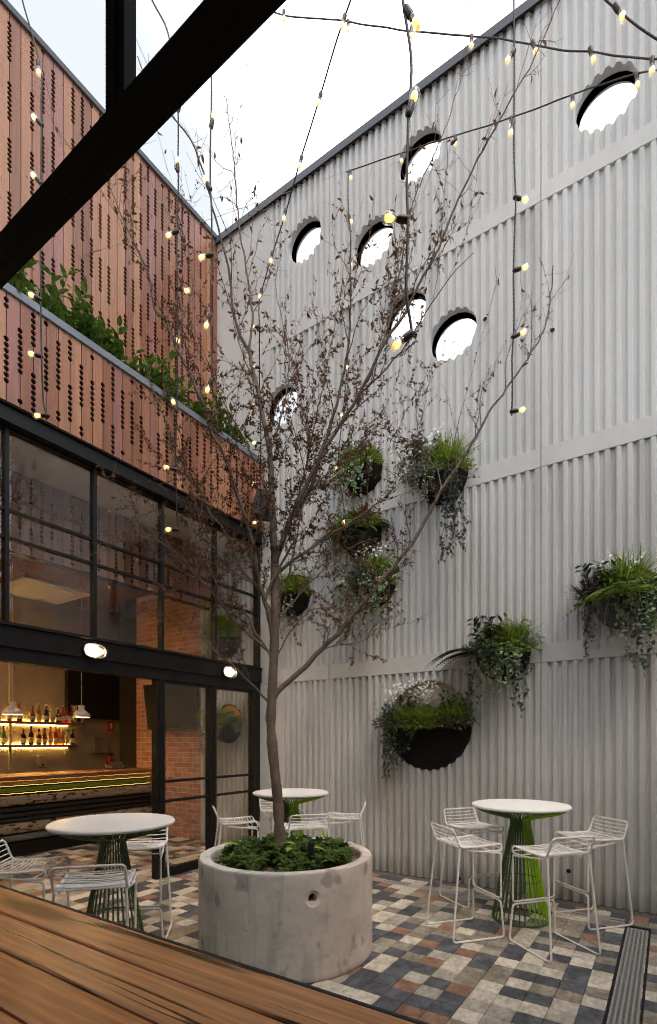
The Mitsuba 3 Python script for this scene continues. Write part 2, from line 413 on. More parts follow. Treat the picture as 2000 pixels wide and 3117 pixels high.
part(d2, 'slot', ply(box(-4.85, -0.32, 5.185, 5.215, -0.02, 0.001), 'black_steel'))

# ================================================================== THE RIBBED CONCRETE WALL
W = thing('concrete_wall', 'tall pale grey ribbed concrete wall with round holes cut in it', 'wall')
YW, RB = 5.58, 0.0905
HOLES = [(-4.096, 8.36, 'w'), (-3.054, 7.78, 'w'), (-2.434, 8.46, 'w'), (-2.62, 6.68, 'w'), (-2.032, 6.18, 'w'), (-0.50, 7.79, 'w'), (-4.50, 6.27, 'w'),
         (-3.19, 4.96, 'p'), (-2.13, 4.58, 'p'), (-3.20, 4.19, 'p'), (-3.01, 3.53, 'p'), (-4.27, 3.58, 'p'), (-1.47, 2.53, 'p'), (-0.33, 2.95, 'p'), (-5.50, 1.86, 'p'), (-5.53, 3.13, 'p'),
         (-2.318, 1.78, 'P')]
RAD = {'w': 0.275, 'p': 0.285, 'P': 0.515}
def profile(x0, x1, flats):
    P = []
    x = x0 + 0.035
    P.append((x0, YW))
    n = int((x1 - x0 - 0.07) / RB); q = (x1 - x0 - 0.07) / n
    for k in range(n):
        a = x0 + 0.035 + k * q
        if any(f0 < a + q / 2 < f1 for f0, f1 in flats): continue
        P += [(a + 0.0175, YW), (a + 0.0345, YW + 0.033), (a + 0.0545, YW + 0.033), (a + 0.0775, YW)]
    P += [(x1, YW), (x1, YW + 0.20), (x0, YW + 0.20)]
    return P
def cut(m, x0, x1, z0, z1, y0=5.4, y1=6.0):
    for hx, hz, k in HOLES:
        r = RAD[k]
        if x0 < hx + r and x1 > hx - r and z0 < hz + r and z1 > hz - r:
            c = m3.Manifold.cylinder(y1 - y0, r, r, 56).rotate([-90, 0, 0]).translate([hx, y0, hz])
            m = m - c
    return m
XS = [-6.1, -3.69, -1.09, 1.51, 2.3]
ZS = [(0.0, 2.40), (2.59, 4.40), (4.59, 7.12), (7.29, 9.16)]
for a, b in zip(XS[:-1], XS[1:]):
    for z0, z1 in ZS:
        flats = [(-4.9, -4.5)] if z1 < 4.5 else [(-7, -4.66)]
        m = extrude(profile(a + 0.004, b - 0.004, flats), z1 - z0 - 0.006).translate([0, 0, z0 + 0.003])
        part(W, 'ribbed_panel', ply(man(cut(m, a, b, z0, z1)), 'concrete_wall_bsdf'))
    for z0, z1 in ((2.40, 2.59), (4.40, 4.59), (7.12, 7.29)):
        m = m3.Manifold.cube([b - a - 0.008, 0.2, z1 - z0]).translate([a + 0.004, YW - 0.003, z0])
        part(W, 'smooth_band', ply(man(cut(m, a, b, z0, z1)), 'concrete_wall_bsdf'))
    part(W, 'joint_seal', ply(box(b - 0.012, b + 0.012, YW + 0.03, YW + 0.19, 0, 9.15), 'concrete_wall_bsdf'))
part(W, 'capping', ply(cat([cbox(-6.15, 2.3, YW - 0.05, YW + 0.24, 9.17, 9.225, 0.004), box(-6.15, 2.3, YW - 0.052, YW - 0.046, 9.12, 9.20)]), 'cap_dark'), label='dark metal capping along the top')
for hx, hz, k in HOLES:
    if k != 'w': continue
    h = hold(W, 'porthole')
    to = at(hx, 0, hz)
    ring = lathe([(0.276, 5.672), (0.266, 5.672), (0.264, 5.676), (0.264, 5.690), (0.259, 5.694), (0.259, 5.712), (0.255, 5.716), (0.255, 5.74), (0.276, 5.74)], 56, 'y')
    part(h, 'frame', ply(ring, 'black_steel', smooth=30), to)
    part(h, 'pane', ply(mv(lathe([(0.0005, 0), (0.256, 0)], 40, 'y'), None, (0, 5.725, 0)), 'pane_glass'), to)
for x, z in ((-1.48, 0.28), (-0.83, 0.30), (-0.98, 5.75), (-1.66, 6.17), (-1.95, 0.06)):
    part(W, 'tie_hole', ply(mv(lathe([(0.0, -0.002), (0.014, -0.001), (0.018, -0.004), (0.022, 0.0)], 14, 'y'), None, (x, YW - 0.004, z)), 'dark_panel'))

# ================================================================== THE TIMBER AND GLASS BUILDING ON THE LEFT
B = thing('bar_building', 'timber clad building with black steel glazing and an open bar at ground level', 'building')
rnd = random.Random(4)
def runs(z0, z1, r):                          # where the round bites lie along one joint
    if r.random() < 0.12: return []
    out, z = [], z0 - r.random() * 0.62
    while z < z1:
        n = r.choice((7, 8, 8, 8, 9))
        out += [z + 0.052 * k for k in range(n)]
        z += 0.052 * n + r.uniform(0.17, 0.24)
    return [q for q in out if z0 + 0.03 < q < z1 - 0.02]
def boards(name, X, y0, y1, z0, z1, seed, flip=1):
    r = random.Random(seed)
    k0, k1 = int(math.floor(y0 / PITCH)), int(math.ceil(y1 / PITCH))
    joint = {k: runs(z0, z1, r) for k in range(k0, k1 + 1)}
    for k in range(k0, k1):
        a, b = max(y0, k * PITCH), min(y1, (k + 1) * PITCH)
        if b - a < 0.03: continue
        cs = m3.CrossSection([np.array([(a + 0.0042, z0), (b - 0.0042, z0), (b - 0.0042, z1), (a + 0.0042, z1)])])
        bites = [m3.CrossSection.circle(0.0232, 12).translate((k * PITCH, z)) for z in joint[k]] + [m3.CrossSection.circle(0.0232, 12).translate(((k + 1) * PITCH, z)) for z in joint[k + 1]]
        if bites: cs = cs - m3.CrossSection.batch_boolean(bites, m3.OpType.Add)
        v, f = man(m3.Manifold.extrude(cs, 0.021))
        dx = r.uniform(-0.0015, 0.0015)
        v = np.stack([X - 0.021 + v[:, 2] + dx, v[:, 0], v[:, 1]], 1)
        part(B, name, ply((v, f), 'board_bsdf'))
    part(B, name + '_backing', ply(box(X - 0.16, X - 0.045, y0, y1, z0, z1), 'black_steel'))
boards('upper_board', -5.73, 0.228, 5.575, 5.05, 9.19, 11)
boards('parapet_board', -4.79, 0.228, 5.575, 4.55, 5.487, 12)
boards('inner_board', -5.75, 0.8, 5.575, 3.60, 4.44, 13)
part(B, 'upper_capping', ply(cat([cbox(-5.95, -5.70, 0, 5.575, 9.19, 9.262, 0.004)]), 'cap_dark'))
part(B, 'parapet_capping', ply(cbox(-4.955, -4.768, 0, 5.575, 5.49, 5.566, 0.004), 'cap_metal'), label='blue grey metal capping along the planting trough')
part(B, 'trough', ply(cat([box(-5.68, -4.93, 0, 5.57, 4.50, 5.30)]), 'mulch'), label='soil of the rooftop planting trough')
# steelwork
part(B, 'eaves_beam', ply(cat([cbox(-4.97, -4.83, 0, 5.575, 4.395, 4.535, 0.004), cbox(-4.90, -4.805, 0, 5.575, 4.385, 4.40, 0.003), cbox(-4.90, -4.80, 0, 5.575, 4.535, 4.548, 0.003)]), 'black_steel'))
part(B, 'lintel_beam', ply(cat([cbox(-4.98, -4.865, 0, 5.59, 2.30, 2.612, 0.004), cbox(-4.94, -4.84, 0, 5.59, 2.425, 2.612, 0.004), cbox(-4.93, -4.815, 0, 5.59, 2.612, 2.628, 0.003)]), 'black_steel'))
ys = [2.215 + 0.8385 * k for k in range(-2, 5)]
for k, y in enumerate(ys[:-1]):
    w = hold(B, 'window')
    y1 = ys[k + 1]
    part(w, 'mullion', ply(cat([cbox(-4.955, -4.88, y - 0.019, y + 0.019, 2.63, 4.385, 0.003)]), 'black_steel'))
    for z in (2.645, 3.405, 3.652, 4.37): part(w, 'rail', ply(cbox(-4.948, -4.888, y + 0.021, y1 - 0.021, z - 0.013, z + 0.013, 0.003), 'black_steel'))
    for z0, z1 in ((2.66, 3.39), (3.42, 3.637), (3.667, 4.355)):
        part(w, 'pane', ply(([(-4.915, y + 0.02, z0), (-4.915, y1 - 0.02, z0), (-4.915, y1 - 0.02, z1), (-4.915, y + 0.02, z1)], [[0, 1, 2, 3]]), 'pane_glass'))
part(B, 'corner_mullion', ply(cbox(-4.955, -4.86, 5.525, 5.574, 2.63, 4.385, 0.003), 'black_steel'))
for y0, y1 in ((3.922, 4.615), (4.735, 5.425)):
    w = hold(B, 'glazed_screen')
    for z, h in ((1.12, 0.0145), (0.89, 0.0145), (0.059, 0.051), (2.284, 0.014)): part(w, 'rail', ply(cbox(-4.945, -4.878, y0, y1, z - h, z + h, 0.003), 'black_steel'))
    for z0, z1 in ((0.11, 0.875), (0.905, 1.105), (1.135, 2.27)):
        part(w, 'pane', ply(([(-4.915, y0, z0), (-4.915, y1, z0), (-4.915, y1, z1), (-4.915, y0, z1)], [[0, 1, 2, 3]]), 'pane_glass'))
for a, b in ((3.80, 3.835), (3.838, 3.878), (3.881, 3.92), (4.617, 4.672), (4.676, 4.733), (5.427, 5.50), (5.503, 5.575)):
    part(B, 'door_stile', ply(cbox(-4.965, -4.868, a, b, 0.006, 2.298, 0.004), 'black_steel'))
for z in (0.25, 0.9, 1.9):
    part(B, 'door_hinge', ply(mv(tube([(0, 0, 0), (0, 0, 0.09)], 0.011, 10), None, (-4.858, 3.837, z)), 'black_steel'))
# walls that close the room (the side the photograph does not show is plain)
part(B, 'back_wall', ply(cat([box(-9.6, -9.3, -1.2, 6.4, 0, 4.3), box(-9.6, -4.9, -1.3, -1.2, 0, 4.3), box(-9.3, -7.75, 6.4, 6.6, 0, 4.3), box(-7.85, -7.75, 5.9, 6.4, 0, 4.3)]), 'plaster'), label='dim concrete wall behind the bar')
part(B, 'front_pier', ply(box(-4.99, -4.80, -1.3, 0.22, 0, 9.2), 'black_steel'))
part(B, 'upper_wall', ply(cat([box(-6.0, -5.90, -0.6, 5.8, 4.46, 9.19), box(-9.6, -5.91, -1.3, 6.6, 4.3, 4.45)]), 'plaster'))
part(B, 'ceiling', ply(cat([box(-5.88, -4.985, -1.2, 5.57, 4.445, 4.49)]), 'pale_ceiling'), label='pale strip of ceiling inside the upper glazing')
sl = [cbox(-9.3 + q * 0.12, -9.3 + q * 0.12 + 0.112, -1.2, 6.4, 4.12, 4.14, 0.003) for q in range(30)]
part(B, 'ceiling_boards', ply(cat(sl + [box(-9.3, -5.9, -1.2, 6.4, 4.15, 4.2)]), 'slat_wood'), label='dark red timber boards of the bar ceiling', kind='stuff')
col = part(B, 'column', ply(cat([cbox(-8.36, -7.865, 5.70, 5.95, 0, 4.12, 0.005)]), 'dark_panel'))
part(B, 'wall_cabinet', ply(cbox(-9.29, -9.18, 5.2, 6.39, 2.02, 3.3, 0.004), 'dark_panel'))
part(B, 'wall_conduit', ply(tube([(-9.27, 4.25, 1.1), (-9.27, 4.25, 4.1)], 0.028, 10), 'plaster', smooth=40))
bw = hold(B, 'brick_wall')
part(bw, 'mortar', ply(box(-7.86, -6.1, 5.70, 5.93, 0, 4.12), 'mortar'))
br = random.Random(8); small = []
bricks = [ply(cbox(-w, w, -0.03, 0.03, -0.0362, 0.0362, 0.004), 'brick_bsdf') for w in (0.1145, 0.112, 0.1130)]
for c in range(49):
    z = 0.0825 * c + 0.042
    x = -7.86 - (0.12 if c % 2 else 0.0)
    while x < -6.1:
        a, b = max(x + 0.005, -7.855), min(x + 0.235, -6.102)
        if b - a > 0.05:
            dy = br.uniform(-0.003, 0.003)
            if c < 33 and b - a > 0.22:
                part(bw, 'brick', br.choice(bricks), at((a + b) / 2, 5.724 + dy, z))
            else:
                small.append(cbox(a, b, 5.694 + dy, 5.754 + dy, z - 0.0362, z + 0.0362, 0.004))
        x += 0.24
part(bw, 'far_bricks', ply(cat(small), 'brick_bsdf'), kind='stuff', label='half bricks and bricks high under the ceiling')

# ================================================================== THE PAVILION THE PICTURE IS TAKEN FROM
V = thing('pergola', 'black steel pergola beam with a post, dark against the sky close to the viewer', 'pergola')
part(V, 'beam', ply(cbox(-4.2, 1.89, 0.955, 1.005, 3.436, 3.575, 0.003), 'black_matte'))
part(V, 'post', ply(cat([cbox(-1.475, -1.435, 0.955, 1.005, 3.575, 4.6, 0.003), cbox(-1.434, -1.395, 0.965, 1.012, 3.575, 4.6, 0.003)]), 'black_matte'))
part(V, 'corner_post', ply(cat([cbox(-4.2, -4.1, 0.955, 1.005, 0, 4.6, 0.003), cbox(1.79, 1.89, 0.955, 1.005, 0, 4.6, 0.003)]), 'black_matte'))
part(V, 'roof', ply(box(-4.78, 2.4, -2.6, 0.945, 4.6, 4.75), 'pale_ceiling'))
part(V, 'rear_wall', ply(box(-4.78, 2.4, -2.7, -2.6, 0, 4.75), 'plaster'))
part(V, 'side_wall', ply(cat([box(1.9, 2.1, -2.7, 5.57, 0, 4.4)]), 'plaster'))

# ================================================================== BAR, SHELVES AND ROOM THINGS
BC = thing('bar_counter', 'long bar with a timber top and a front of stacked old pipes lit by strips', 'bar counter')
yb0, yb1 = -0.9, 5.685
part(BC, 'top', ply(cbox(-8.05, -7.28, yb0, yb1, 1.065, 1.115, 0.006), 'shelf_wood'))
part(BC, 'carcass', ply(box(-8.0, -7.52, yb0, yb1 - 0.01, 0.0, 1.06), 'black_steel'))
part(BC, 'kick_plate', ply(cbox(-7.53, -7.45, yb0, yb1, 0.006, 0.20, 0.004), 'black_steel'))
def f_pipe(p, n, uv):
    g = fbm(p.y * 3, p.z * 30, p.x * 30, 4)
    fl = smoothstep(0.60, 0.66, fbm(p.y * 14, p.z * 40, 1.0, 4))
    return mix(mix((0.46, 0.36, 0.24), (0.30, 0.22, 0.14), g), (0.05, 0.03, 0.02), fl)
mat('pipe_beige', proc(f_pipe), 0.5)
mat('pipe_gold', (0.80, 0.55, 0.20), 0.35, metallic=0.3)
mat('pipe_green', (0.22, 0.40, 0.02), 0.35)
mat('pipe_grey', proc(lambda p, n, uv: mix((0.10, 0.105, 0.11), (0.18, 0.18, 0.18), fbm(p.y * 4, p.z * 20, 1.0, 3))), 0.45)
mat('pipe_black', (0.022, 0.020, 0.020), 0.4)
for nm, b, z, r, lab in (('pipe', 'pipe_gold', 1.018, 0.026, 'slim gold pipe just under the bar top'), ('pipe', 'pipe_green', 0.922, 0.026, 'slim bright green pipe'),
                         ('pipe', 'pipe_beige', 0.772, 0.066, 'fat worn cream pipe below the green one'), ('pipe', 'pipe_black', 0.655, 0.034, None), ('pipe', 'pipe_black', 0.580, 0.034, None),
                         ('pipe', 'pipe_black', 0.510, 0.032, None), ('pipe', 'pipe_beige', 0.398, 0.074, 'fat worn cream pipe lower down'), ('pipe', 'pipe_grey', 0.262, 0.048, 'grey pipe nearest the floor')):
    x = -7.45 - r * 0.2
    part(BC, nm, ply(tube([(x, yb0, z), (x, yb1, z)], r, 20), b, smooth=40), label=lab)
    for y in (2.6, 4.1):
        part(BC, 'pipe_collar', ply(tube([(x, y + 0.6 * r, z), (x, y + 0.6 * r + 0.035, z)], r * 1.10, 18), b, smooth=40))
LED = (1.0, 0.62, 0.16)
def strip(parent, x0, x1, y0, y1, z0, z1, k, name='light_strip'):
    part(parent, name, ply(box(x0, x1, y0, y1, z0, z1), 'white_plastic', emitter=emit([c * k for c in LED])), label='glowing warm light strip')
strip(BC, -7.482, -7.476, yb0, yb1, 1.052, 1.057, 8)
strip(BC, -7.482, -7.476, yb0, yb1, 0.974, 0.9765, 1.6)
strip(BC, -7.482, -7.476, yb0, yb1, 0.868, 0.8705, 1.8)

SH = []
for nm, z in (('upper', 1.925), ('lower', 1.525)):
    s = thing('wall_shelf', '%s timber bottle shelf on the wall behind the bar, edge lit in yellow' % nm, 'shelf')
    part(s, 'board', ply(cbox(-9.30, -9.02, 1.4, 5.30, z - 0.045, z, 0.004), 'shelf_wood'))
    strip(s, -9.295, -9.285, 1.4, 5.28, z + 0.001, z + 0.005, 44)
    strip(s, -9.295, -9.285, 1.4, 5.25, z - 0.052, z - 0.047, 30)
    SH.append(s)
def bottle_prof(r, h, kind):
    if kind == 0: return [(0.001, 0), (r, 0.002), (r, h * 0.58), (r * 0.85, h * 0.66), (r * 0.36, h * 0.74), (r * 0.33, h * 0.97), (r * 0.38, h * 0.975), (r * 0.38, h), (0.001, h)]
    if kind == 1: return [(0.001, 0), (r, 0.002), (r * 1.02, h * 0.40), (r * 0.9, h * 0.50), (r * 0.40, h * 0.66), (r * 0.34, h * 0.95), (r * 0.4, h * 0.96), (r * 0.4, h), (0.001, h)]
    return [(0.001, 0), (r * 0.9, 0.002), (r, h * 0.2), (r * 0.8, h * 0.6), (r * 0.42, h * 0.72), (r * 0.36, h), (0.001, h)]
GL = {'green': (0.02, 0.22, 0.04), 'red': (0.55, 0.03, 0.015), 'amber': (0.55, 0.20, 0.02), 'black': (0.02, 0.014, 0.012), 'brown': (0.14, 0.05, 0.015), 'clear': (0.66, 0.60, 0.42)}
for k, c in GL.items():
    scene['glass_' + k] = {'type': 'principled', 'base_color': rgb(*c), 'roughness': 0.08, 'specular': 0.5, 'spec_trans': 0.55 if k not in ('black', 'brown') else 0.0}
caps = {'red': 'red_paint', 'black': 'cable_black', 'white': 'white_plastic', 'wood': 'label_paper'}
def bottle(y, shelf, col, cap, r, h, kind, label_, group=None):
    z = 1.925 if shelf == 'upper' else 1.525
    b = thing('bottle', label_, 'bottle', group)
    to = at(-9.14, y, z + 0.0005)
    part(b, 'body', ply(lathe([(max(a, 0.0004), q) for a, q in bottle_prof(r, h, kind)], 16), 'glass_' + col, smooth=40), to)
    pr = [(r * 1.015, h * 0.13), (r * 1.015, h * 0.42)] if kind == 0 else [(r * 1.03, h * 0.13), (r * 1.04, h * 0.36)]
    part(b, 'label', ply(lathe(pr, 16), 'label_paper', smooth=True), to)
    part(b, 'cap', ply(lathe([(0.0005, h * 0.90), (r * 0.44, h * 0.90), (r * 0.44, h * 1.012), (0.0005, h * 1.012)], 12), caps[cap], smooth=30), to)
upper = [(4.02, 'clear', 'white', 'pale bottle at the left end of the upper bar shelf'), (4.18, 'red', 'red', 'red bottle left of the left pendant on the upper bar shelf'), (4.34, 'brown', 'red', 'brown bottle hidden behind the left pendant on the upper bar shelf'),
         (4.55, 'brown', 'red', 'dark bottle with a red cap right of the left pendant on the upper bar shelf'), (4.66, 'amber', 'wood', 'squat amber bottle with a pale stopper on the upper bar shelf'), (4.79, 'black', 'white', 'black bottle with a white cap on the upper bar shelf'),
         (4.90, 'clear', 'wood', 'clear straw coloured bottle on the upper bar shelf'), (5.00, 'black', 'white', 'slim black bottle beside the red pair on the upper bar shelf'), (5.085, 'red', 'white', 'left one of two red bottles on the upper bar shelf'),
         (5.165, 'red', 'black', 'right one of two red bottles on the upper bar shelf'), (5.25, 'brown', 'wood', 'round brown bottle next to the wooden box on the upper bar shelf')]
lower = [(4.09, 'green', 'green', 'bright green bottle on the lower bar shelf'), (4.40, 'black', 'red', 'black bottle with a red cap on the lower bar shelf'), (4.53, 'black', 'black', 'squat black bottle with a pale label on the lower bar shelf'),
         (4.66, 'brown', 'black', 'brown bottle third from the left of the row on the lower bar shelf'), (4.76, 'brown', 'black', 'tall brown bottle with a broad label on the lower bar shelf'), (4.86, 'amber', 'black', 'short amber flask on the lower bar shelf'),
         (4.955, 'red', 'red', 'slim red bottle on the lower bar shelf'), (5.02, 'amber', 'black', 'left one of two orange bottles on the lower bar shelf'), (5.085, 'amber', 'white', 'right one of two orange bottles on the lower bar shelf'),
         (5.17, 'clear', 'black', 'clear bottle with a black cap on the lower bar shelf'), (5.26, 'black', 'black', 'black bottle at the right end of the lower bar shelf')]
rb = random.Random(21)
for sh, L in (('upper', upper), ('lower', lower)):
    for y, c, cp, lab in L:
        bottle(y, sh, c, cp if cp in caps else 'black', rb.uniform(0.034, 0.042), rb.uniform(0.26, 0.33), rb.choice((0, 0, 1, 2)), lab)
wb = thing('wooden_box', 'open pale wooden bottle box at the right end of the upper bar shelf', 'box')
part(wb, 'case', ply(cat([cbox(-9.22, -9.06, 5.29, 5.30, 1.926, 2.24), cbox(-9.22, -9.06, 5.42, 5.43, 1.926, 2.24), cbox(-9.22, -9.06, 5.30, 5.42, 2.23, 2.24), cbox(-9.22, -9.06, 5.30, 5.42, 1.926, 1.936), cbox(-9.22, -9.20, 5.30, 5.42, 1.936, 2.23)]), 'label_paper'))
part(wb, 'bottle', ply(lathe([(max(a, 0.0004), q) for a, q in bottle_prof(0.04, 0.27, 0)], 16), 'glass_black', smooth=40), at(-9.12, 5.36, 1.937))
part(SH[0], 'bracket', ply(box(-9.29, -9.05, 5.30, 5.45, 1.88, 1.924), 'shelf_wood'))

for y, lab in ((3.47, 'left white dome pendant lamp hanging over the bar'), (4.46, 'right white dome pendant lamp hanging over the bar')):
    p = thing('pendant_lamp', lab, 'pendant lamp', 'pendant lamps over the bar')
    to = at(-7.5, y, 1.96)
    out = [(0.127, 0.0), (0.125, 0.02), (0.110, 0.055), (0.080, 0.085), (0.047, 0.100), (0.043, 0.108), (0.043, 0.175), (0.0005, 0.176)]
    part(p, 'shade', ply(lathe(out + [(max(r - 0.006, 0.0004), z - 0.004) for r, z in out[::-1]], 32), 'shade_white', smooth=40), to)
    part(p, 'cord', ply(tube([(0, 0, 0.175), (0, 0, 2.16)], 0.004, 6), 'shade_white'), to)
    part(p, 'bulb', ply(mv((trimesh.creation.icosphere(2, 0.038).vertices, trimesh.creation.icosphere(2, 0.038).faces), None, (0, 0, 0.045)), 'white_plastic', emitter=emit((100, 56, 20))), to)
dsp = thing('towel_dispenser', 'square pale paper towel dispenser on the wall behind the bar', 'dispenser')
part(dsp, 'body', ply(cat([cbox(-9.30, -9.19, 5.73, 6.01, 1.36, 1.67, 0.008)]), 'stainless'))
part(dsp, 'lock', ply(cat([cbox(-9.191, -9.186, 5.86, 5.88, 1.39, 1.41, 0.001)]), 'black_steel'))
dsp = thing('soap_dispenser', 'small steel soap dispenser low on the wall behind the bar', 'dispenser')
part(dsp, 'body', ply(cat([cbox(-9.30, -9.20, 4.69, 4.83, 1.14, 1.34, 0.012)]), 'stainless'))
part(dsp, 'push_button', ply(cbox(-9.20, -9.19, 4.74, 4.78, 1.16, 1.19, 0.003), 'black_steel'))
sg = thing('fire_sign', 'small red and white wall sign near the dark column', 'sign')
part(sg, 'plate', ply(cbox(-9.176, -9.168, 5.99, 6.12, 1.78, 1.98, 0.002), 'red_paint'))
part(sg, 'symbol', ply(cbox(-9.168, -9.166, 6.04, 6.09, 1.84, 1.94, 0.0005), 'white_plastic'))
ex = thing('fire_extinguisher', 'red fire extinguisher behind the glass rack', 'fire extinguisher')
part(ex, 'cylinder', ply(lathe([(0.0005, 0), (0.07, 0.005), (0.07, 0.34), (0.05, 0.40), (0.02, 0.42), (0.02, 0.44), (0.0005, 0.44)], 20), 'red_paint', smooth=40), at(-9.2, 6.06, 0.86))
part(ex, 'handle', ply(cat([cbox(-0.012, 0.012, -0.02, 0.09, 0.44, 0.46), cbox(-0.01, 0.01, -0.02, 0.08, 0.475, 0.49)]), 'black_steel'), at(-9.2, 6.06, 0.86))
part(ex, 'gauge_label', ply(lathe([(0.0712, 0.12), (0.0712, 0.25)], 20), 'label_paper', smooth=True), at(-9.2, 6.06, 0.86))
rk = thing('glass_rack', 'black wire rack of upturned drinking glasses at the end of the bar', 'rack')
wires = [tube([(x, 5.14, z), (x, 5.44, z)], 0.003, 5) for x in (-7.98, -7.72) for z in (1.125, 1.19)] + [tube([(-7.98, y, z), (-7.72, y, z)], 0.003, 5) for y in (5.14, 5.29, 5.44) for z in (1.125, 1.19)] \
      + [tube([(x, y, 1.116), (x, y, 1.19)], 0.003, 5) for x in (-7.98, -7.85, -7.72) for y in (5.14, 5.215, 5.29, 5.365, 5.44)]
part(rk, 'wire_frame', ply(cat(wires), 'cable_black'))
gshape = ply(lathe([(0.028, 0), (0.032, 0.11), (0.0005, 0.112)], 14), 'clear_glass', smooth=40)
for x in (-7.91, -7.79):
    for y in (5.18, 5.25, 5.33, 5.40):
        g = thing('drinking_glass', 'clear drinking glass upside down in the black wire rack', 'glass', 'glasses in the rack')
        scene[g] = dict(gshape); scene[g]['to_world'] = at(x, y, 1.128)
tv = thing('television', 'flat black television tilted on the brick wall', 'television')
R = rot([1, 0, 0], 7)
part(tv, 'screen', ply(mv(cbox(-0.60, 0.60, -0.012, 0.012, -0.345, 0.345, 0.003), R, (-6.74, 5.53, 2.165)), 'screen'))
fr = cat([cbox(-0.63, 0.63, -0.016, 0.03, 0.345, 0.372, 0.003), cbox(-0.63, 0.63, -0.016, 0.03, -0.385, -0.345, 0.003), cbox(-0.63, -0.60, -0.016, 0.03, -0.345, 0.345, 0.003), cbox(0.60, 0.63, -0.016, 0.03, -0.345, 0.345, 0.003)])
part(tv, 'bezel', ply(mv(fr, R, (-6.74, 5.53, 2.165)), 'cable_black'))
part(tv, 'bracket', ply(cbox(-6.85, -6.55, 5.55, 5.692, 2.05, 2.28), 'black_steel'))
ac = thing('air_conditioner', 'square white ceiling air conditioner seen through the upper glass', 'air conditioner')
part(ac, 'panel', ply(mv(cat([cbox(-0.56, 0.56, -0.56, 0.56, 0, 0.05, 0.01)]), None, (-9.0 + 0.28, 4.5, 4.068)), 'white_plastic'))
part(ac, 'intake_grille', ply(mv(cat([cbox(-0.30, 0.30, -0.30 + q * 0.06, -0.27 + q * 0.06, -0.006, 0.002, 0.002) for q in range(11)]), None, (-8.72, 4.5, 4.068)), 'shade_white'))
for a in range(4):
    part(ac, 'air_flap', ply(mv(cbox(-0.36, 0.36, 0.40, 0.48, -0.012, -0.001, 0.003), rot([0, 0, 1], 90 * a), (-8.72, 4.5, 4.068)), 'shade_white'))
for x, y in ((-6.6, 2.4), (-7.2, 3.3), (-8.3, 2.4)):
    dl = thing('ceiling_downlight', 'small round warm downlight in the bar ceiling', 'downlight', 'downlights in the bar ceiling')
    part(dl, 'rim', ply(lathe([(0.06, 0.0), (0.075, 0.0), (0.075, -0.012), (0.06, -0.006)], 20), 'white_plastic', smooth=30), at(x, y, 4.118))
    part(dl, 'lamp', ply(mv(cbox(-0.04, 0.04, -0.04, 0.04, -0.006, -0.002, 0.001), None, (x, y, 4.118)), 'white_plastic', emitter=emit((330, 195, 90))))
for y, lab in ((3.007, 'left lit oval bulkhead lamp on the black beam'), (4.914, 'right lit oval bulkhead lamp on the black beam')):
    b = thing('bulkhead_lamp', lab, 'wall lamp', 'bulkhead lamps on the beam')
    to = at(-4.838, y, 2.50)
    th = np.linspace(0, 2 * PI, 33)[:-1]
    def stad(a, c): return np.stack([a * np.sign(np.cos(th)) * np.abs(np.cos(th)) ** 0.7, c * np.sign(np.sin(th)) * np.abs(np.sin(th)) ** 0.7], 1)
    base = man(extrude(stad(0.125, 0.078), 0.028))
    part(b, 'base', ply(mv((base[0][:, [2, 0, 1]], base[1]), None, (0, 0, 0)), 'black_steel'), to)
    rg = stad(0.112, 0.064); rg = np.column_stack([np.full(len(rg), 0.032), rg])
    part(b, 'retaining_ring', ply(tube(rg, 0.009, 8, closed=True), 'stainless', smooth=True), to)
    s = trimesh.creation.icosphere(3); v = np.array(s.vertices)
    part(b, 'lens', ply((v * [0.075, 0.103, 0.056] + [0.02, 0, 0], s.faces), 'clear_glass', smooth=True), to)
    part(b, 'lamp', ply((v * [0.026, 0.045, 0.026] + [0.045, -0.022, 0], s.faces), 'white_plastic', emitter=emit((110, 66, 30))), to)
    part(b, 'reflector', ply((v * [0.012, 0.10, 0.055] + [0.026, 0, 0], s.faces), 'shade_white', smooth=True), to)
    for a, z in ((0.0, 0.074), (0.0, -0.074), (0.12, 0), (-0.12, 0)):
        part(b, 'screw_lug', ply(mv((v * [0.012, 0.010, 0.010], s.faces), None, (0.03, a, z)), 'stainless', smooth=True), to)
sp = thing('loudspeaker', 'black loudspeaker tilted down on the right end of the timber parapet', 'loudspeaker')
Rm = rot([0, 0, 1], 20) @ rot([0, 1, 0], 16)
part(sp, 'cabinet', ply(mv(cbox(-0.10, 0.10, -0.115, 0.115, -0.17, 0.17, 0.012), Rm, (-4.60, 5.33, 4.80)), 'cable_black'))
part(sp, 'grille', ply(mv(cbox(0.10, 0.108, -0.105, 0.105, -0.16, 0.16, 0.003), Rm, (-4.60, 5.33, 4.80)), 'felt'))
part(sp, 'bracket', ply(tube([(-4.79, 5.33, 4.82), (-4.68, 5.33, 4.82)], 0.015, 8), 'black_steel'))

# ================================================================== FURNITURE
# --- the bar table the camera looks across
bt = thing('timber_table', 'long varnished hardwood bar table with a black front edge in the foreground', 'table')
for k in range(5):
    y1 = 0.928 - 0.141 * k
    part(bt, 'plank', ply(cbox(-3.2, 1.2, y1 - 0.133, y1, 1.02, 1.05, 0.004), 'table_wood'))
part(bt, 'edge_trim', ply(cat([cbox(-3.2, 1.2, 0.931, 0.947, 0.985, 1.047, 0.003)]), 'cable_black'), label='black metal strip along the front edge')
part(bt, 'frame', ply(cat([cbox(-3.15, 1.15, 0.30, 0.86, 0.96, 1.018, 0.003)]), 'black_steel'))
for x in (-3.0, -0.4, 1.0):
    part(bt, 'leg', ply(cbox(x - 0.04, x + 0.04, 0.50, 0.60, 0.006, 0.96, 0.004), 'black_steel'))

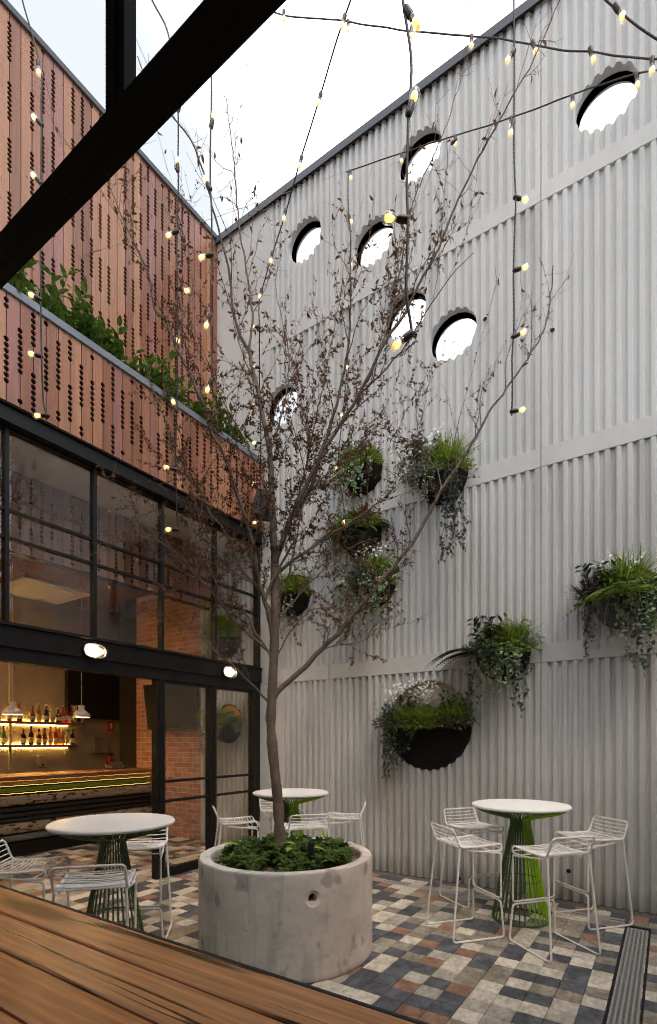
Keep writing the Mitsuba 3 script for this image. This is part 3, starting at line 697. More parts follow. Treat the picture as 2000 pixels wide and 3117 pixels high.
# --- wire bar tables
NR = 32
prof = fillet([(0.238, 0, 0.016), (0.083, 0, 0.845), (0.082, 0, 0.895), (0.335, 0, 0.962), (0.392, 0, 0.998)], 0.07, 6)
rod_g, rod_l = (ply(tube(prof, 0.0064, 7), b, smooth=50) for b in ('wire_dark_green', 'wire_lime'))
top_prof = [(0.0005, 1.002), (0.400, 1.002), (0.412, 1.006), (0.420, 1.016), (0.418, 1.025), (0.410, 1.031), (0.0005, 1.032)]
top_shape = ply(lathe(top_prof, 72), 'table_white', smooth=30)
def hoop(r, z, q=0.0064): return tube([(r * math.cos(a), r * math.sin(a), z) for a in np.linspace(0, 2 * PI, 49)[:-1]], q, 7, closed=True)
hoops = [ply(hoop(*h), 'wire_dark_green', smooth=True) for h in ((0.238, 0.014, 0.009), (0.170, 0.36), (0.385, 0.992))]
sup = ply(cat([box(-0.36, 0.36, -0.012, 0.012, 0.988, 1.0015), box(-0.012, 0.012, -0.36, 0.36, 0.988, 1.0015)]), 'wire_dark_green')
def wire_table(x, y, label_, lime):
    t = thing('wire_table', label_, 'table', 'round white bar tables on wire bases')
    part(t, 'tabletop', top_shape, at(x, y, 0.0))
    part(t, 'underframe', sup, at(x, y, 0.0, 30))
    for h in hoops: part(t, 'hoop', h, at(x, y, 0.006))
    for k in range(NR):
        a = 360.0 * k / NR
        d = abs((a - lime + 180) % 360 - 180) if lime is not None else 999
        part(t, 'rod', rod_l if d < 78 else rod_g, at(x, y, 0.006, a))
wire_table(-1.106, 4.773, 'round white bar table on a half lime green wire base near the drain grate', 20)
wire_table(-3.27, 2.18, 'round white bar table on an all dark green wire base, beside the open bar', None)
wire_table(-3.50, 4.52, 'round white bar table behind the concrete tub and the tree trunk', 15)

# --- wire bar stools
SRT = [np.array(p) for p in ((0.05, 0, 0.700), (0.205, 0, 0.700), (0.222, 0, 0.728), (0.205, 0, 0.757), (0.02, 0, 0.742), (-0.165, 0, 0.744), (-0.222, 0, 0.888))]
def side(y): return [p + [0, y, 0] for p in SRT]
seat_path = fillet(side(0.196)[:-1] + [(-0.222, 0.19, 0.888), (-0.222, -0.19, 0.888)] + side(-0.196)[:-1][::-1], 0.03, 4)
base_path = fillet([(-0.165, 0.19, 0.738), (-0.243, 0.222, 0.009), (0.222, 0.222, 0.009), (0.208, 0.20, 0.292), (0.208, -0.20, 0.292), (0.222, -0.222, 0.009), (-0.243, -0.222, 0.009), (-0.165, -0.19, 0.738)], 0.035, 5)
front_path = fillet([(-0.10, 0.18, 0.716), (0.16, 0.198, 0.684), (0.206, 0.20, 0.684), (0.208, 0.20, 0.312), (0.208, -0.20, 0.312), (0.206, -0.20, 0.684), (0.16, -0.198, 0.684), (-0.10, -0.18, 0.716)], 0.03, 5)
S_SEAT = ply(tube(seat_path, 0.0078, 8), 'white_wire', smooth=60)
S_BASE = ply(tube(base_path, 0.0080, 8), 'white_wire', smooth=60)
S_FRONT = ply(tube(front_path, 0.0076, 8), 'white_wire', smooth=60)
def seat_rod(x, z, sag):
    ys_ = np.linspace(-0.196, 0.196, 9)
    return ply(tube([(x, y, z - sag * (1 - (y / 0.196) ** 2)) for y in ys_], 0.0046, 6), 'white_wire', smooth=60)
S_RODS = []
for k in range(14):
    t = k / 13.0
    x = 0.200 - t * 0.362
    z = 0.756 - 0.013 * min(1, t * 2.2) + (0.002 if t > 0.9 else 0)
    S_RODS.append(('seat_rod', seat_rod(x, z, 0.026 * math.sin(PI * min(1, 0.12 + t * 0.95)) ** 0.8)))
for z in (0.712,): S_RODS.append(('seat_rod', seat_rod(0.216, z + 0.004, 0)))
S_RODS.append(('seat_rod', seat_rod(0.13, 0.700, 0)))
for k in range(4):
    t = (k + 0.7) / 4.6
    S_RODS.append(('back_rod', seat_rod(-0.165 - 0.057 * t, 0.744 + 0.144 * t, 0.006)))
def stool(x, y, deg, label_):
    s = thing('wire_stool', label_, 'bar stool', 'white wire bar stools')
    to = at(x, y, 0.006, deg)
    part(s, 'seat_frame', S_SEAT, to); part(s, 'base_frame', S_BASE, to); part(s, 'front_frame', S_FRONT, to)
    for n, sh in S_RODS: part(s, n, sh, to)
stool(-1.42, 4.208, 50.4, 'white wire bar stool on the near left of the lime green table')
stool(-0.745, 4.236, 141.4, 'white wire bar stool on the near right of the lime green table')
stool(-0.581, 5.091, -130.7, 'white wire bar stool on the far right of the lime table by the drain')
stool(-1.63, 5.06, -34, 'white wire bar stool on the far left of the lime table, back to the wall')
stool(-3.58, 2.62, -47, 'white wire bar stool behind the dark green table, before the door post')
stool(-2.87, 1.80, 138, 'white wire bar stool in front of the dark green table, back towards viewer')
stool(-3.64, 1.76, 40, 'white wire bar stool at the left edge of the picture, partly cut off')
stool(-3.82, 3.98, 50, 'white wire bar stool left of the table behind the tub, before the glass screen')
stool(-3.92, 4.86, -30, 'white wire bar stool behind the tree trunk, back to the glass screen corner')
stool(-3.02, 4.90, -152, 'white wire bar stool right of the table behind the tub, back to wall')
stool(-3.00, 4.10, 140, 'white wire bar stool right behind the plants of the tub, only its top showing')

# ================================================================== THE TUB
tx, ty = -2.477, 3.145
tub = thing('concrete_tub', 'big round raw concrete tub with a lifting hole, planted with the bare tree', 'planter')
tp = [(0.58, 0.0), (0.655, 0.0), (0.663, 0.008), (0.664, 0.71), (0.655, 0.722), (0.585, 0.722), (0.575, 0.712), (0.575, 0.3), (0.0, 0.3), (0.0, 0.29), (0.5, 0.29)]
m = m3.Manifold.revolve(m3.CrossSection([np.array([(0.0, 0.0), (0.655, 0.0), (0.664, 0.010), (0.6645, 0.708), (0.654, 0.722), (0.586, 0.722), (0.576, 0.712), (0.572, 0.45), (0.0, 0.45)])]), 96)
hd = np.array([-1.935 - tx, 2.745 - ty]); ha = math.degrees(math.atan2(hd[1], hd[0]))
hole = m3.Manifold.cylinder(0.2, 0.024, 0.034, 28).rotate([0, 90, 0]).translate([0.50, 0, 0.555]).rotate([0, 0, ha])
dish = m3.Manifold.sphere(0.06, 28).scale([0.45, 1, 1]).translate([0.672, 0, 0.555]).rotate([0, 0, ha])
m = m - hole - dish
v, f = man(m.refine_to_length(0.12))
nz = meshkit.fbm(v * 7.0, 3, 5) - 0.5
chip = np.clip(meshkit.fbm(v * 22.0, 2, 9) - 0.62, 0, 1) * (np.hypot(v[:, 0], v[:, 1]) > 0.64) * (v[:, 2] > 0.66)
rr = np.hypot(v[:, 0], v[:, 1])[:, None] + 1e-6
v = v + np.column_stack([v[:, 0] / rr[:, 0], v[:, 1] / rr[:, 0], v[:, 0] * 0]) * (0.003 * nz - 0.05 * chip)[:, None]
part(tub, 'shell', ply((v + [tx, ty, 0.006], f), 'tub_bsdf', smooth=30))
part(tub, 'soil', ply(mv(lathe([(0.573, 0.635), (0.45, 0.650), (0.2, 0.660), (0.0005, 0.665)], 40), None, (tx, ty, 0.006)), 'mulch', smooth=True))
rg = np.random.default_rng(31)
n = 700
a, r = rg.uniform(0, 2 * PI, n), np.sqrt(rg.uniform(0.35, 1, n)) * 0.565
R = np.array([rot([0, 0, 1], q) @ rot([1, 0, 0], p) @ rot([0, 1, 0], s) for q, p, s in zip(rg.uniform(0, 360, n), rg.normal(0, 22, n), rg.normal(0, 18, n))])
chipm = box(-0.016, 0.016, -0.006, 0.006, -0.0015, 0.0015)
whole('bark_mulch', ply(many(chipm, R, np.column_stack([tx + r * np.cos(a), ty + r * np.sin(a), 0.652 + rg.uniform(-0.004, 0.012, n)])), 'chip'), 'pale bark chips and dry leaves on the soil of the tub', 'mulch', kind='stuff')

def leaf(L, Wd, bend=0.15, fold=0.25, n=3, tip=1.0):     # a leaf along +x, lying in xy
    t = np.linspace(0, 1, n + 2)
    w = Wd / 2 * np.sin(PI * t ** 0.85) ** 0.9; w[0] = Wd * 0.03; w[-1] = 0
    x = L * t; z = -bend * L * t ** 2
    mid = np.column_stack([x, 0 * x, z]); lf = np.column_stack([x, w, z + fold * w]); rt = np.column_stack([x, -w, z + fold * w])
    V = np.vstack([mid, lf, rt]); m_ = n + 2; F = []
    for i in range(m_ - 1):
        F += [[i, i + 1, m_ + i + 1], [i, m_ + i + 1, m_ + i], [i, 2 * m_ + i + 1, i + 1], [i, 2 * m_ + i, 2 * m_ + i + 1]]
    return V, np.array(F)
def aim(dirs, roll=None, rng_=None):          # rotations that take +x to dirs, z roughly up
    d = np.asarray(dirs, float); d = d / np.linalg.norm(d, axis=1, keepdims=True)
    up = np.tile([0, 0, 1.0], (len(d), 1)); up[np.abs(d[:, 2]) > 0.95] = [1, 0, 0]
    y = np.cross(up, d); y /= np.linalg.norm(y, axis=1, keepdims=True)
    z = np.cross(d, y)
    if roll is not None:
        c, s = np.cos(roll)[:, None], np.sin(roll)[:, None]
        y, z = y * c + z * s, z * c - y * s
    return np.stack([d, y, z], 2)
def unit(rng_, n, up=0.0):
    d = rng_.normal(0, 1, (n, 3)); d /= np.linalg.norm(d, axis=1, keepdims=True); d[:, 2] += up
    return d / np.linalg.norm(d, axis=1, keepdims=True)

# ground cover: whorls of leaves
ros = []
for k in range(8):
    a = 2 * PI * k / 8 + 0.2 * (k % 2)
    ros.append(mv(leaf(0.055 - 0.012 * (k % 2), 0.022, 0.25, 0.2), aim(np.array([[math.cos(a), math.sin(a), 0.35 + 0.5 * (k % 2)]]))[0]))
ros = cat(ros)
n = 560
a, r = rg.uniform(0, 2 * PI, n), np.sqrt(rg.uniform(0, 1, n)) * 0.50
hump = 0.60 + 0.5 * meshkit.fbm(np.column_stack([r * np.cos(a) * 6, r * np.sin(a) * 6, a * 0]), 2, 3)
gap = meshkit.fbm(np.column_stack([r * np.cos(a) * 5 + 7, r * np.sin(a) * 5, a * 0]), 2, 8)
keep = (gap > 0.36) | (r < 0.30)
z = 0.665 + rg.uniform(0.02, 0.15, n) * hump * (1.25 - r)
R = np.array([rot([0, 0, 1], q) @ rot([1, 0, 0], p) @ rot([0, 1, 0], s) * sc for q, p, s, sc in zip(rg.uniform(0, 360, n), rg.normal(0, 22, n), rg.normal(0, 22, n), rg.uniform(0.75, 1.35, n))])
whole('ground_cover', ply(many(ros, R[keep], np.column_stack([tx + r * np.cos(a), ty + r * np.sin(a), z])[keep]), 'leaf_cover'), 'low dark green leafy ground cover filling the concrete tub', 'ground cover', kind='stuff')
vl = []
for x, y, z, dx, dy, L in ((-2.78, 2.93, 0.79, -0.8, -0.5, 0.17), (-2.30, 2.99, 0.81, 0.3, -0.9, 0.12), (-2.33, 3.07, 0.82, -0.9, -0.2, 0.12), (-2.22, 3.10, 0.80, 0.9, 0.1, 0.12), (-2.44, 3.40, 0.85, 0.5, 0.4, 0.11), (-2.30, 3.36, 0.84, -0.3, 0.5, 0.12)):
    vl.append(mv(leaf(L, L * 0.42, 0.4, 0.15, 5), aim(np.array([[dx, dy, 0.35]]))[0], (x, y, z)))
whole('variegated_plant', ply(cat(vl), 'leaf_variegated'), 'broad yellow green leaves standing out of the ground cover', 'plant', kind='stuff')
gs = thing('garden_spotlight', 'small black spotlight on a spike among the plants of the tub', 'spotlight')
Rs = rot([0, 1, 0], 12) @ rot([1, 0, 0], 10)
part(gs, 'housing', ply(mv(lathe([(0.0005, 0), (0.020, 0.0), (0.0225, 0.006), (0.0225, 0.108), (0.020, 0.112), (0.018, 0.105), (0.0005, 0.104)], 20), Rs, (-2.165, 3.03, 0.765)), 'cable_black', smooth=30))
part(gs, 'spike', ply(tube([(-2.165, 3.03, 0.63), (-2.165, 3.03, 0.77)], 0.005, 6), 'cable_black'))

# ================================================================== THE TREE
LIMBS = [
    (0.062, 0.05, [(-2.518, 3.118, 0.767), (-2.528, 3.111, 1.048), (-2.554, 3.094, 1.38), (-2.569, 3.084, 1.559), (-2.579, 3.077, 1.763), (-2.571, 3.083, 1.942), (-2.564, 3.087, 2.121), (-2.556, 3.093, 2.351), (-2.55, 3.097, 2.606)]),
    (0.05, 0.016, [(-2.55, 3.097, 2.606), (-2.563, 3.109, 2.99), (-2.587, 3.11, 3.284), (-2.606, 3.117, 3.601), (-2.624, 3.122, 3.862), (-2.662, 3.111, 4.082), (-2.703, 3.099, 4.298), (-2.731, 3.088, 4.415), (-2.768, 3.076, 4.598), (-2.797, 3.065, 4.721)]),
    (0.017, 0.005, [(-2.797, 3.065, 4.721), (-2.828, 3.022, 4.799), (-2.851, 2.975, 4.902), (-2.851, 2.932, 5.038), (-2.831, 2.872, 5.249), (-2.837, 2.808, 5.403), (-2.845, 2.731, 5.576), (-2.85, 2.647, 5.752), (-2.873, 2.546, 5.92), (-2.943, 2.413, 6.04), (-2.992, 2.314, 6.126), (-3.017, 2.199, 6.27)]),
    (0.015, 0.004, [(-2.797, 3.065, 4.721), (-2.787, 3.085, 4.874), (-2.789, 3.099, 5.029), (-2.823, 3.098, 5.243), (-2.86, 3.098, 5.475), (-2.9, 3.091, 5.65), (-2.951, 3.095, 6.004), (-2.997, 3.104, 6.365), (-3.053, 3.108, 6.732), (-3.087, 3.112, 6.979)]),
    (0.032, 0.006, [(-2.564, 3.087, 1.917), (-2.527, 3.117, 1.996), (-2.466, 3.163, 2.058), (-2.314, 3.281, 2.253), (-2.111, 3.442, 2.527), (-1.983, 3.545, 2.731), (-1.833, 3.666, 2.96), (-1.722, 3.756, 3.131), (-1.646, 3.82, 3.29), (-1.584, 3.873, 3.442), (-1.525, 3.926, 3.599), (-1.422, 4.011, 3.797), (-1.355, 4.068, 3.929), (-1.267, 4.144, 4.137), (-1.233, 4.174, 4.234), (-1.107, 4.278, 4.453), (-0.925, 4.43, 4.802), (-0.826, 4.519, 5.099), (-0.802, 4.568, 5.529)]),
    (0.022, 0.005, [(-2.554, 3.094, 2.785), (-2.56, 3.121, 2.883), (-2.514, 3.196, 2.978), (-2.453, 3.292, 3.078), (-2.39, 3.389, 3.166), (-2.305, 3.52, 3.289), (-2.261, 3.587, 3.351), (-2.154, 3.749, 3.495), (-1.998, 3.995, 3.754), (-1.92, 4.126, 3.916)]),
    (0.028, 0.005, [(-2.552, 3.096, 2.984), (-2.495, 3.118, 3.138), (-2.462, 3.129, 3.226), (-2.406, 3.149, 3.369), (-2.332, 3.184, 3.458), (-2.254, 3.213, 3.62), (-2.205, 3.223, 3.792), (-2.17, 3.233, 3.888), (-2.112, 3.249, 4.046), (-2.054, 3.259, 4.243), (-2.011, 3.264, 4.408), (-1.973, 3.259, 4.612), (-1.951, 3.24, 4.832), (-1.943, 3.218, 5.009), (-1.926, 3.199, 5.203), (-1.93, 3.16, 5.423)]),
    (0.024, 0.0035, [(-2.373, 3.106, 3.345), (-2.287, 3.135, 3.521), (-2.151, 3.178, 3.772), (-2.009, 3.228, 3.965), (-1.899, 3.261, 4.142), (-1.813, 3.285, 4.286), (-1.77, 3.295, 4.364), (-1.683, 3.318, 4.507), (-1.552, 3.358, 4.676), (-1.462, 3.376, 4.841), (-1.331, 3.407, 5.038), (-1.271, 3.412, 5.168), (-1.155, 3.425, 5.392), (-1.059, 3.443, 5.537), (-0.951, 3.463, 5.687), (-0.845, 3.477, 5.855), (-0.743, 3.499, 5.973), (-0.654, 3.502, 6.13), (-0.571, 3.505, 6.27), (-0.505, 3.505, 6.382)]),
    (0.012, 0.003, [(-1.711, 3.185, 4.271), (-1.655, 3.252, 4.51), (-1.629, 3.304, 4.767), (-1.602, 3.359, 5.032), (-1.561, 3.451, 5.487), (-1.519, 3.508, 5.686), (-1.452, 3.587, 5.906), (-1.38, 3.677, 6.192), (-1.342, 3.734, 6.408), (-1.271, 3.837, 6.791)]),
    (0.01, 0.003, [(-1.89, 3.246, 4.13), (-1.742, 3.269, 4.206), (-1.586, 3.269, 4.307), (-1.455, 3.254, 4.401), (-1.324, 3.226, 4.499), (-1.151, 3.186, 4.601), (-1.017, 3.165, 4.64)]),
    (0.03, 0.005, [(-2.562, 3.088, 2.377), (-2.577, 3.058, 2.551), (-2.594, 3.028, 2.692), (-2.633, 2.977, 2.857), (-2.632, 2.95, 3.045), (-2.652, 2.914, 3.186), (-2.684, 2.864, 3.357), (-2.708, 2.826, 3.482), (-2.739, 2.778, 3.637), (-2.777, 2.725, 3.781), (-2.82, 2.678, 3.871), (-2.82, 2.661, 3.962), (-2.869, 2.592, 4.149), (-2.912, 2.531, 4.304), (-2.957, 2.473, 4.427), (-2.977, 2.438, 4.531), (-3, 2.404, 4.614), (-3.031, 2.375, 4.627), (-3.056, 2.302, 4.889), (-3.092, 2.243, 5.04), (-3.153, 2.151, 5.246), (-3.189, 2.085, 5.414)]),
    (0.02, 0.01, [(-2.589, 3.023, 2.69), (-2.562, 3.041, 2.773), (-2.52, 3.069, 2.862), (-2.457, 3.111, 3.026), (-2.393, 3.153, 3.153)]),
    (0.009, 0.003, [(-2.961, 2.477, 4.431), (-2.98, 2.565, 4.735), (-2.991, 2.653, 4.999), (-3.139, 2.702, 5.413), (-3.266, 2.745, 5.776), (-3.318, 2.839, 6.155)]),
    (0.018, 0.006, [(-2.55, 3.073, 2.5), (-2.598, 3.063, 2.657), (-2.648, 3.045, 2.74), (-2.717, 3.018, 2.837), (-2.786, 2.992, 2.938), (-2.858, 2.968, 3.061), (-2.925, 2.953, 3.224), (-2.998, 2.927, 3.339), (-3.073, 2.899, 3.441), (-3.137, 2.883, 3.583), (-3.177, 2.87, 3.65), (-3.283, 2.83, 3.799), (-3.384, 2.801, 3.995), (-3.447, 2.792, 4.185), (-3.542, 2.772, 4.425), (-3.638, 2.747, 4.639)]),
    (0.016, 0.004, [(-2.588, 3.072, 2.287), (-2.655, 3.003, 2.373), (-2.771, 2.877, 2.513), (-2.841, 2.787, 2.652), (-2.888, 2.725, 2.746), (-2.942, 2.658, 2.827), (-2.961, 2.633, 2.863), (-3.003, 2.576, 2.938), (-3.052, 2.516, 3.002), (-3.108, 2.45, 3.056), (-3.165, 2.387, 3.077), (-3.239, 2.306, 3.078), (-3.269, 2.272, 3.09)]),
    (0.007, 0.002, [(-3.092, 2.437, 3.049), (-3.107, 2.402, 3.098), (-3.121, 2.374, 3.124), (-3.14, 2.33, 3.163), (-3.148, 2.3, 3.201), (-3.142, 2.236, 3.306)]),
    (0.014, 0.0035, [(-2.596, 3.066, 1.904), (-2.641, 3.016, 1.976), (-2.697, 2.951, 2.058), (-2.744, 2.893, 2.133), (-2.785, 2.842, 2.195), (-2.832, 2.786, 2.247), (-2.89, 2.714, 2.326), (-2.927, 2.663, 2.386), (-2.981, 2.594, 2.454), (-3.013, 2.551, 2.505), (-3.036, 2.512, 2.563), (-3.041, 2.483, 2.64)]),
    (0.013, 0.004, [(-2.566, 3.062, 2.246), (-2.639, 3.041, 2.369), (-2.721, 3.019, 2.501), (-2.784, 3.005, 2.612), (-2.865, 2.979, 2.704), (-3.014, 2.928, 2.846), (-3.126, 2.911, 3.073), (-3.242, 2.893, 3.306), (-3.323, 2.896, 3.543)]),
    (0.012, 0.003, [(-2.481, 3.154, 3.239), (-2.45, 3.228, 3.449), (-2.43, 3.354, 3.863), (-2.425, 3.461, 4.234), (-2.418, 3.557, 4.566), (-2.416, 3.62, 4.79), (-2.41, 3.708, 5.099), (-2.41, 3.818, 5.513), (-2.419, 3.915, 5.911)]),
    (0.008, 0.003, [(-2.335, 3.311, 2.259), (-2.282, 3.394, 2.33), (-2.223, 3.482, 2.367), (-2.103, 3.66, 2.406), (-2.013, 3.829, 2.562), (-1.898, 4.021, 2.699)]),
    (0.012, 0.003, [(-2.556, 3.093, 2.453), (-2.549, 3.145, 2.591), (-2.521, 3.184, 2.623), (-2.465, 3.286, 2.755), (-2.37, 3.463, 2.978), (-2.309, 3.571, 3.108), (-2.206, 3.728, 3.245), (-2.079, 3.901, 3.33)]),
    (0.01, 0.003, [(-2.556, 3.105, 2.686), (-2.432, 3.12, 2.898), (-2.358, 3.106, 3.08), (-2.286, 3.072, 3.299), (-2.21, 3.03, 3.528), (-2.216, 2.919, 3.764), (-2.209, 2.834, 3.949), (-2.177, 2.756, 4.141)]),
    (0.012, 0.003, [(-2.59, 3.082, 3.833), (-2.57, 3.171, 4.107), (-2.569, 3.253, 4.388), (-2.606, 3.343, 4.777), (-2.726, 3.385, 5.185), (-2.82, 3.434, 5.574), (-2.823, 3.528, 5.904)]),
    (0.01, 0.003, [(-2.709, 3.063, 4.392), (-2.792, 3.071, 4.552), (-2.978, 3.116, 4.952), (-3.136, 3.2, 5.414)]),
    (0.01, 0.003, [(-2.579, 3.089, 3.467), (-2.627, 3.001, 3.66), (-2.679, 2.891, 3.876), (-2.732, 2.788, 4.04), (-2.778, 2.666, 4.255), (-2.808, 2.537, 4.496), (-2.834, 2.44, 4.651)]),
    (0.009, 0.003, [(-2.552, 3.108, 2.25), (-2.455, 3.149, 2.426), (-2.336, 3.203, 2.574), (-2.222, 3.26, 2.62), (-2.041, 3.352, 2.614), (-1.884, 3.43, 2.659)]),
    (0.01, 0.003, [(-2.558, 3.103, 2.988), (-2.542, 3.219, 3.312), (-2.421, 3.456, 3.69), (-2.296, 3.664, 3.963), (-2.178, 3.847, 4.18), (-2.102, 4.005, 4.464)]),
    (0.008, 0.0025, [(-1.334, 3.435, 3.349), (-1.365, 3.477, 3.503), (-1.485, 3.495, 3.689), (-1.588, 3.612, 4.099), (-1.602, 3.737, 4.402)]),
    (0.006, 0.002, [(-1.447, 4.08, 3.834), (-1.443, 4.032, 4.006), (-1.392, 4.001, 4.185), (-1.271, 3.957, 4.478)]),
    (0.006, 0.002, [(-1.281, 4.19, 4.165), (-1.281, 4.157, 4.309), (-1.235, 4.137, 4.493), (-1.176, 4.14, 4.603)]),
    (0.006, 0.002, [(-1.113, 4.301, 4.469), (-1.11, 4.28, 4.635), (-1.054, 4.283, 4.827), (-0.909, 4.316, 5.128)]),
    (0.011, 0.003, [(-2.604, 2.893, 2.786), (-2.702, 2.758, 2.872), (-2.761, 2.619, 3.034), (-2.776, 2.538, 3.151), (-2.751, 2.455, 3.321), (-2.745, 2.363, 3.462), (-2.704, 2.287, 3.611)]),
]
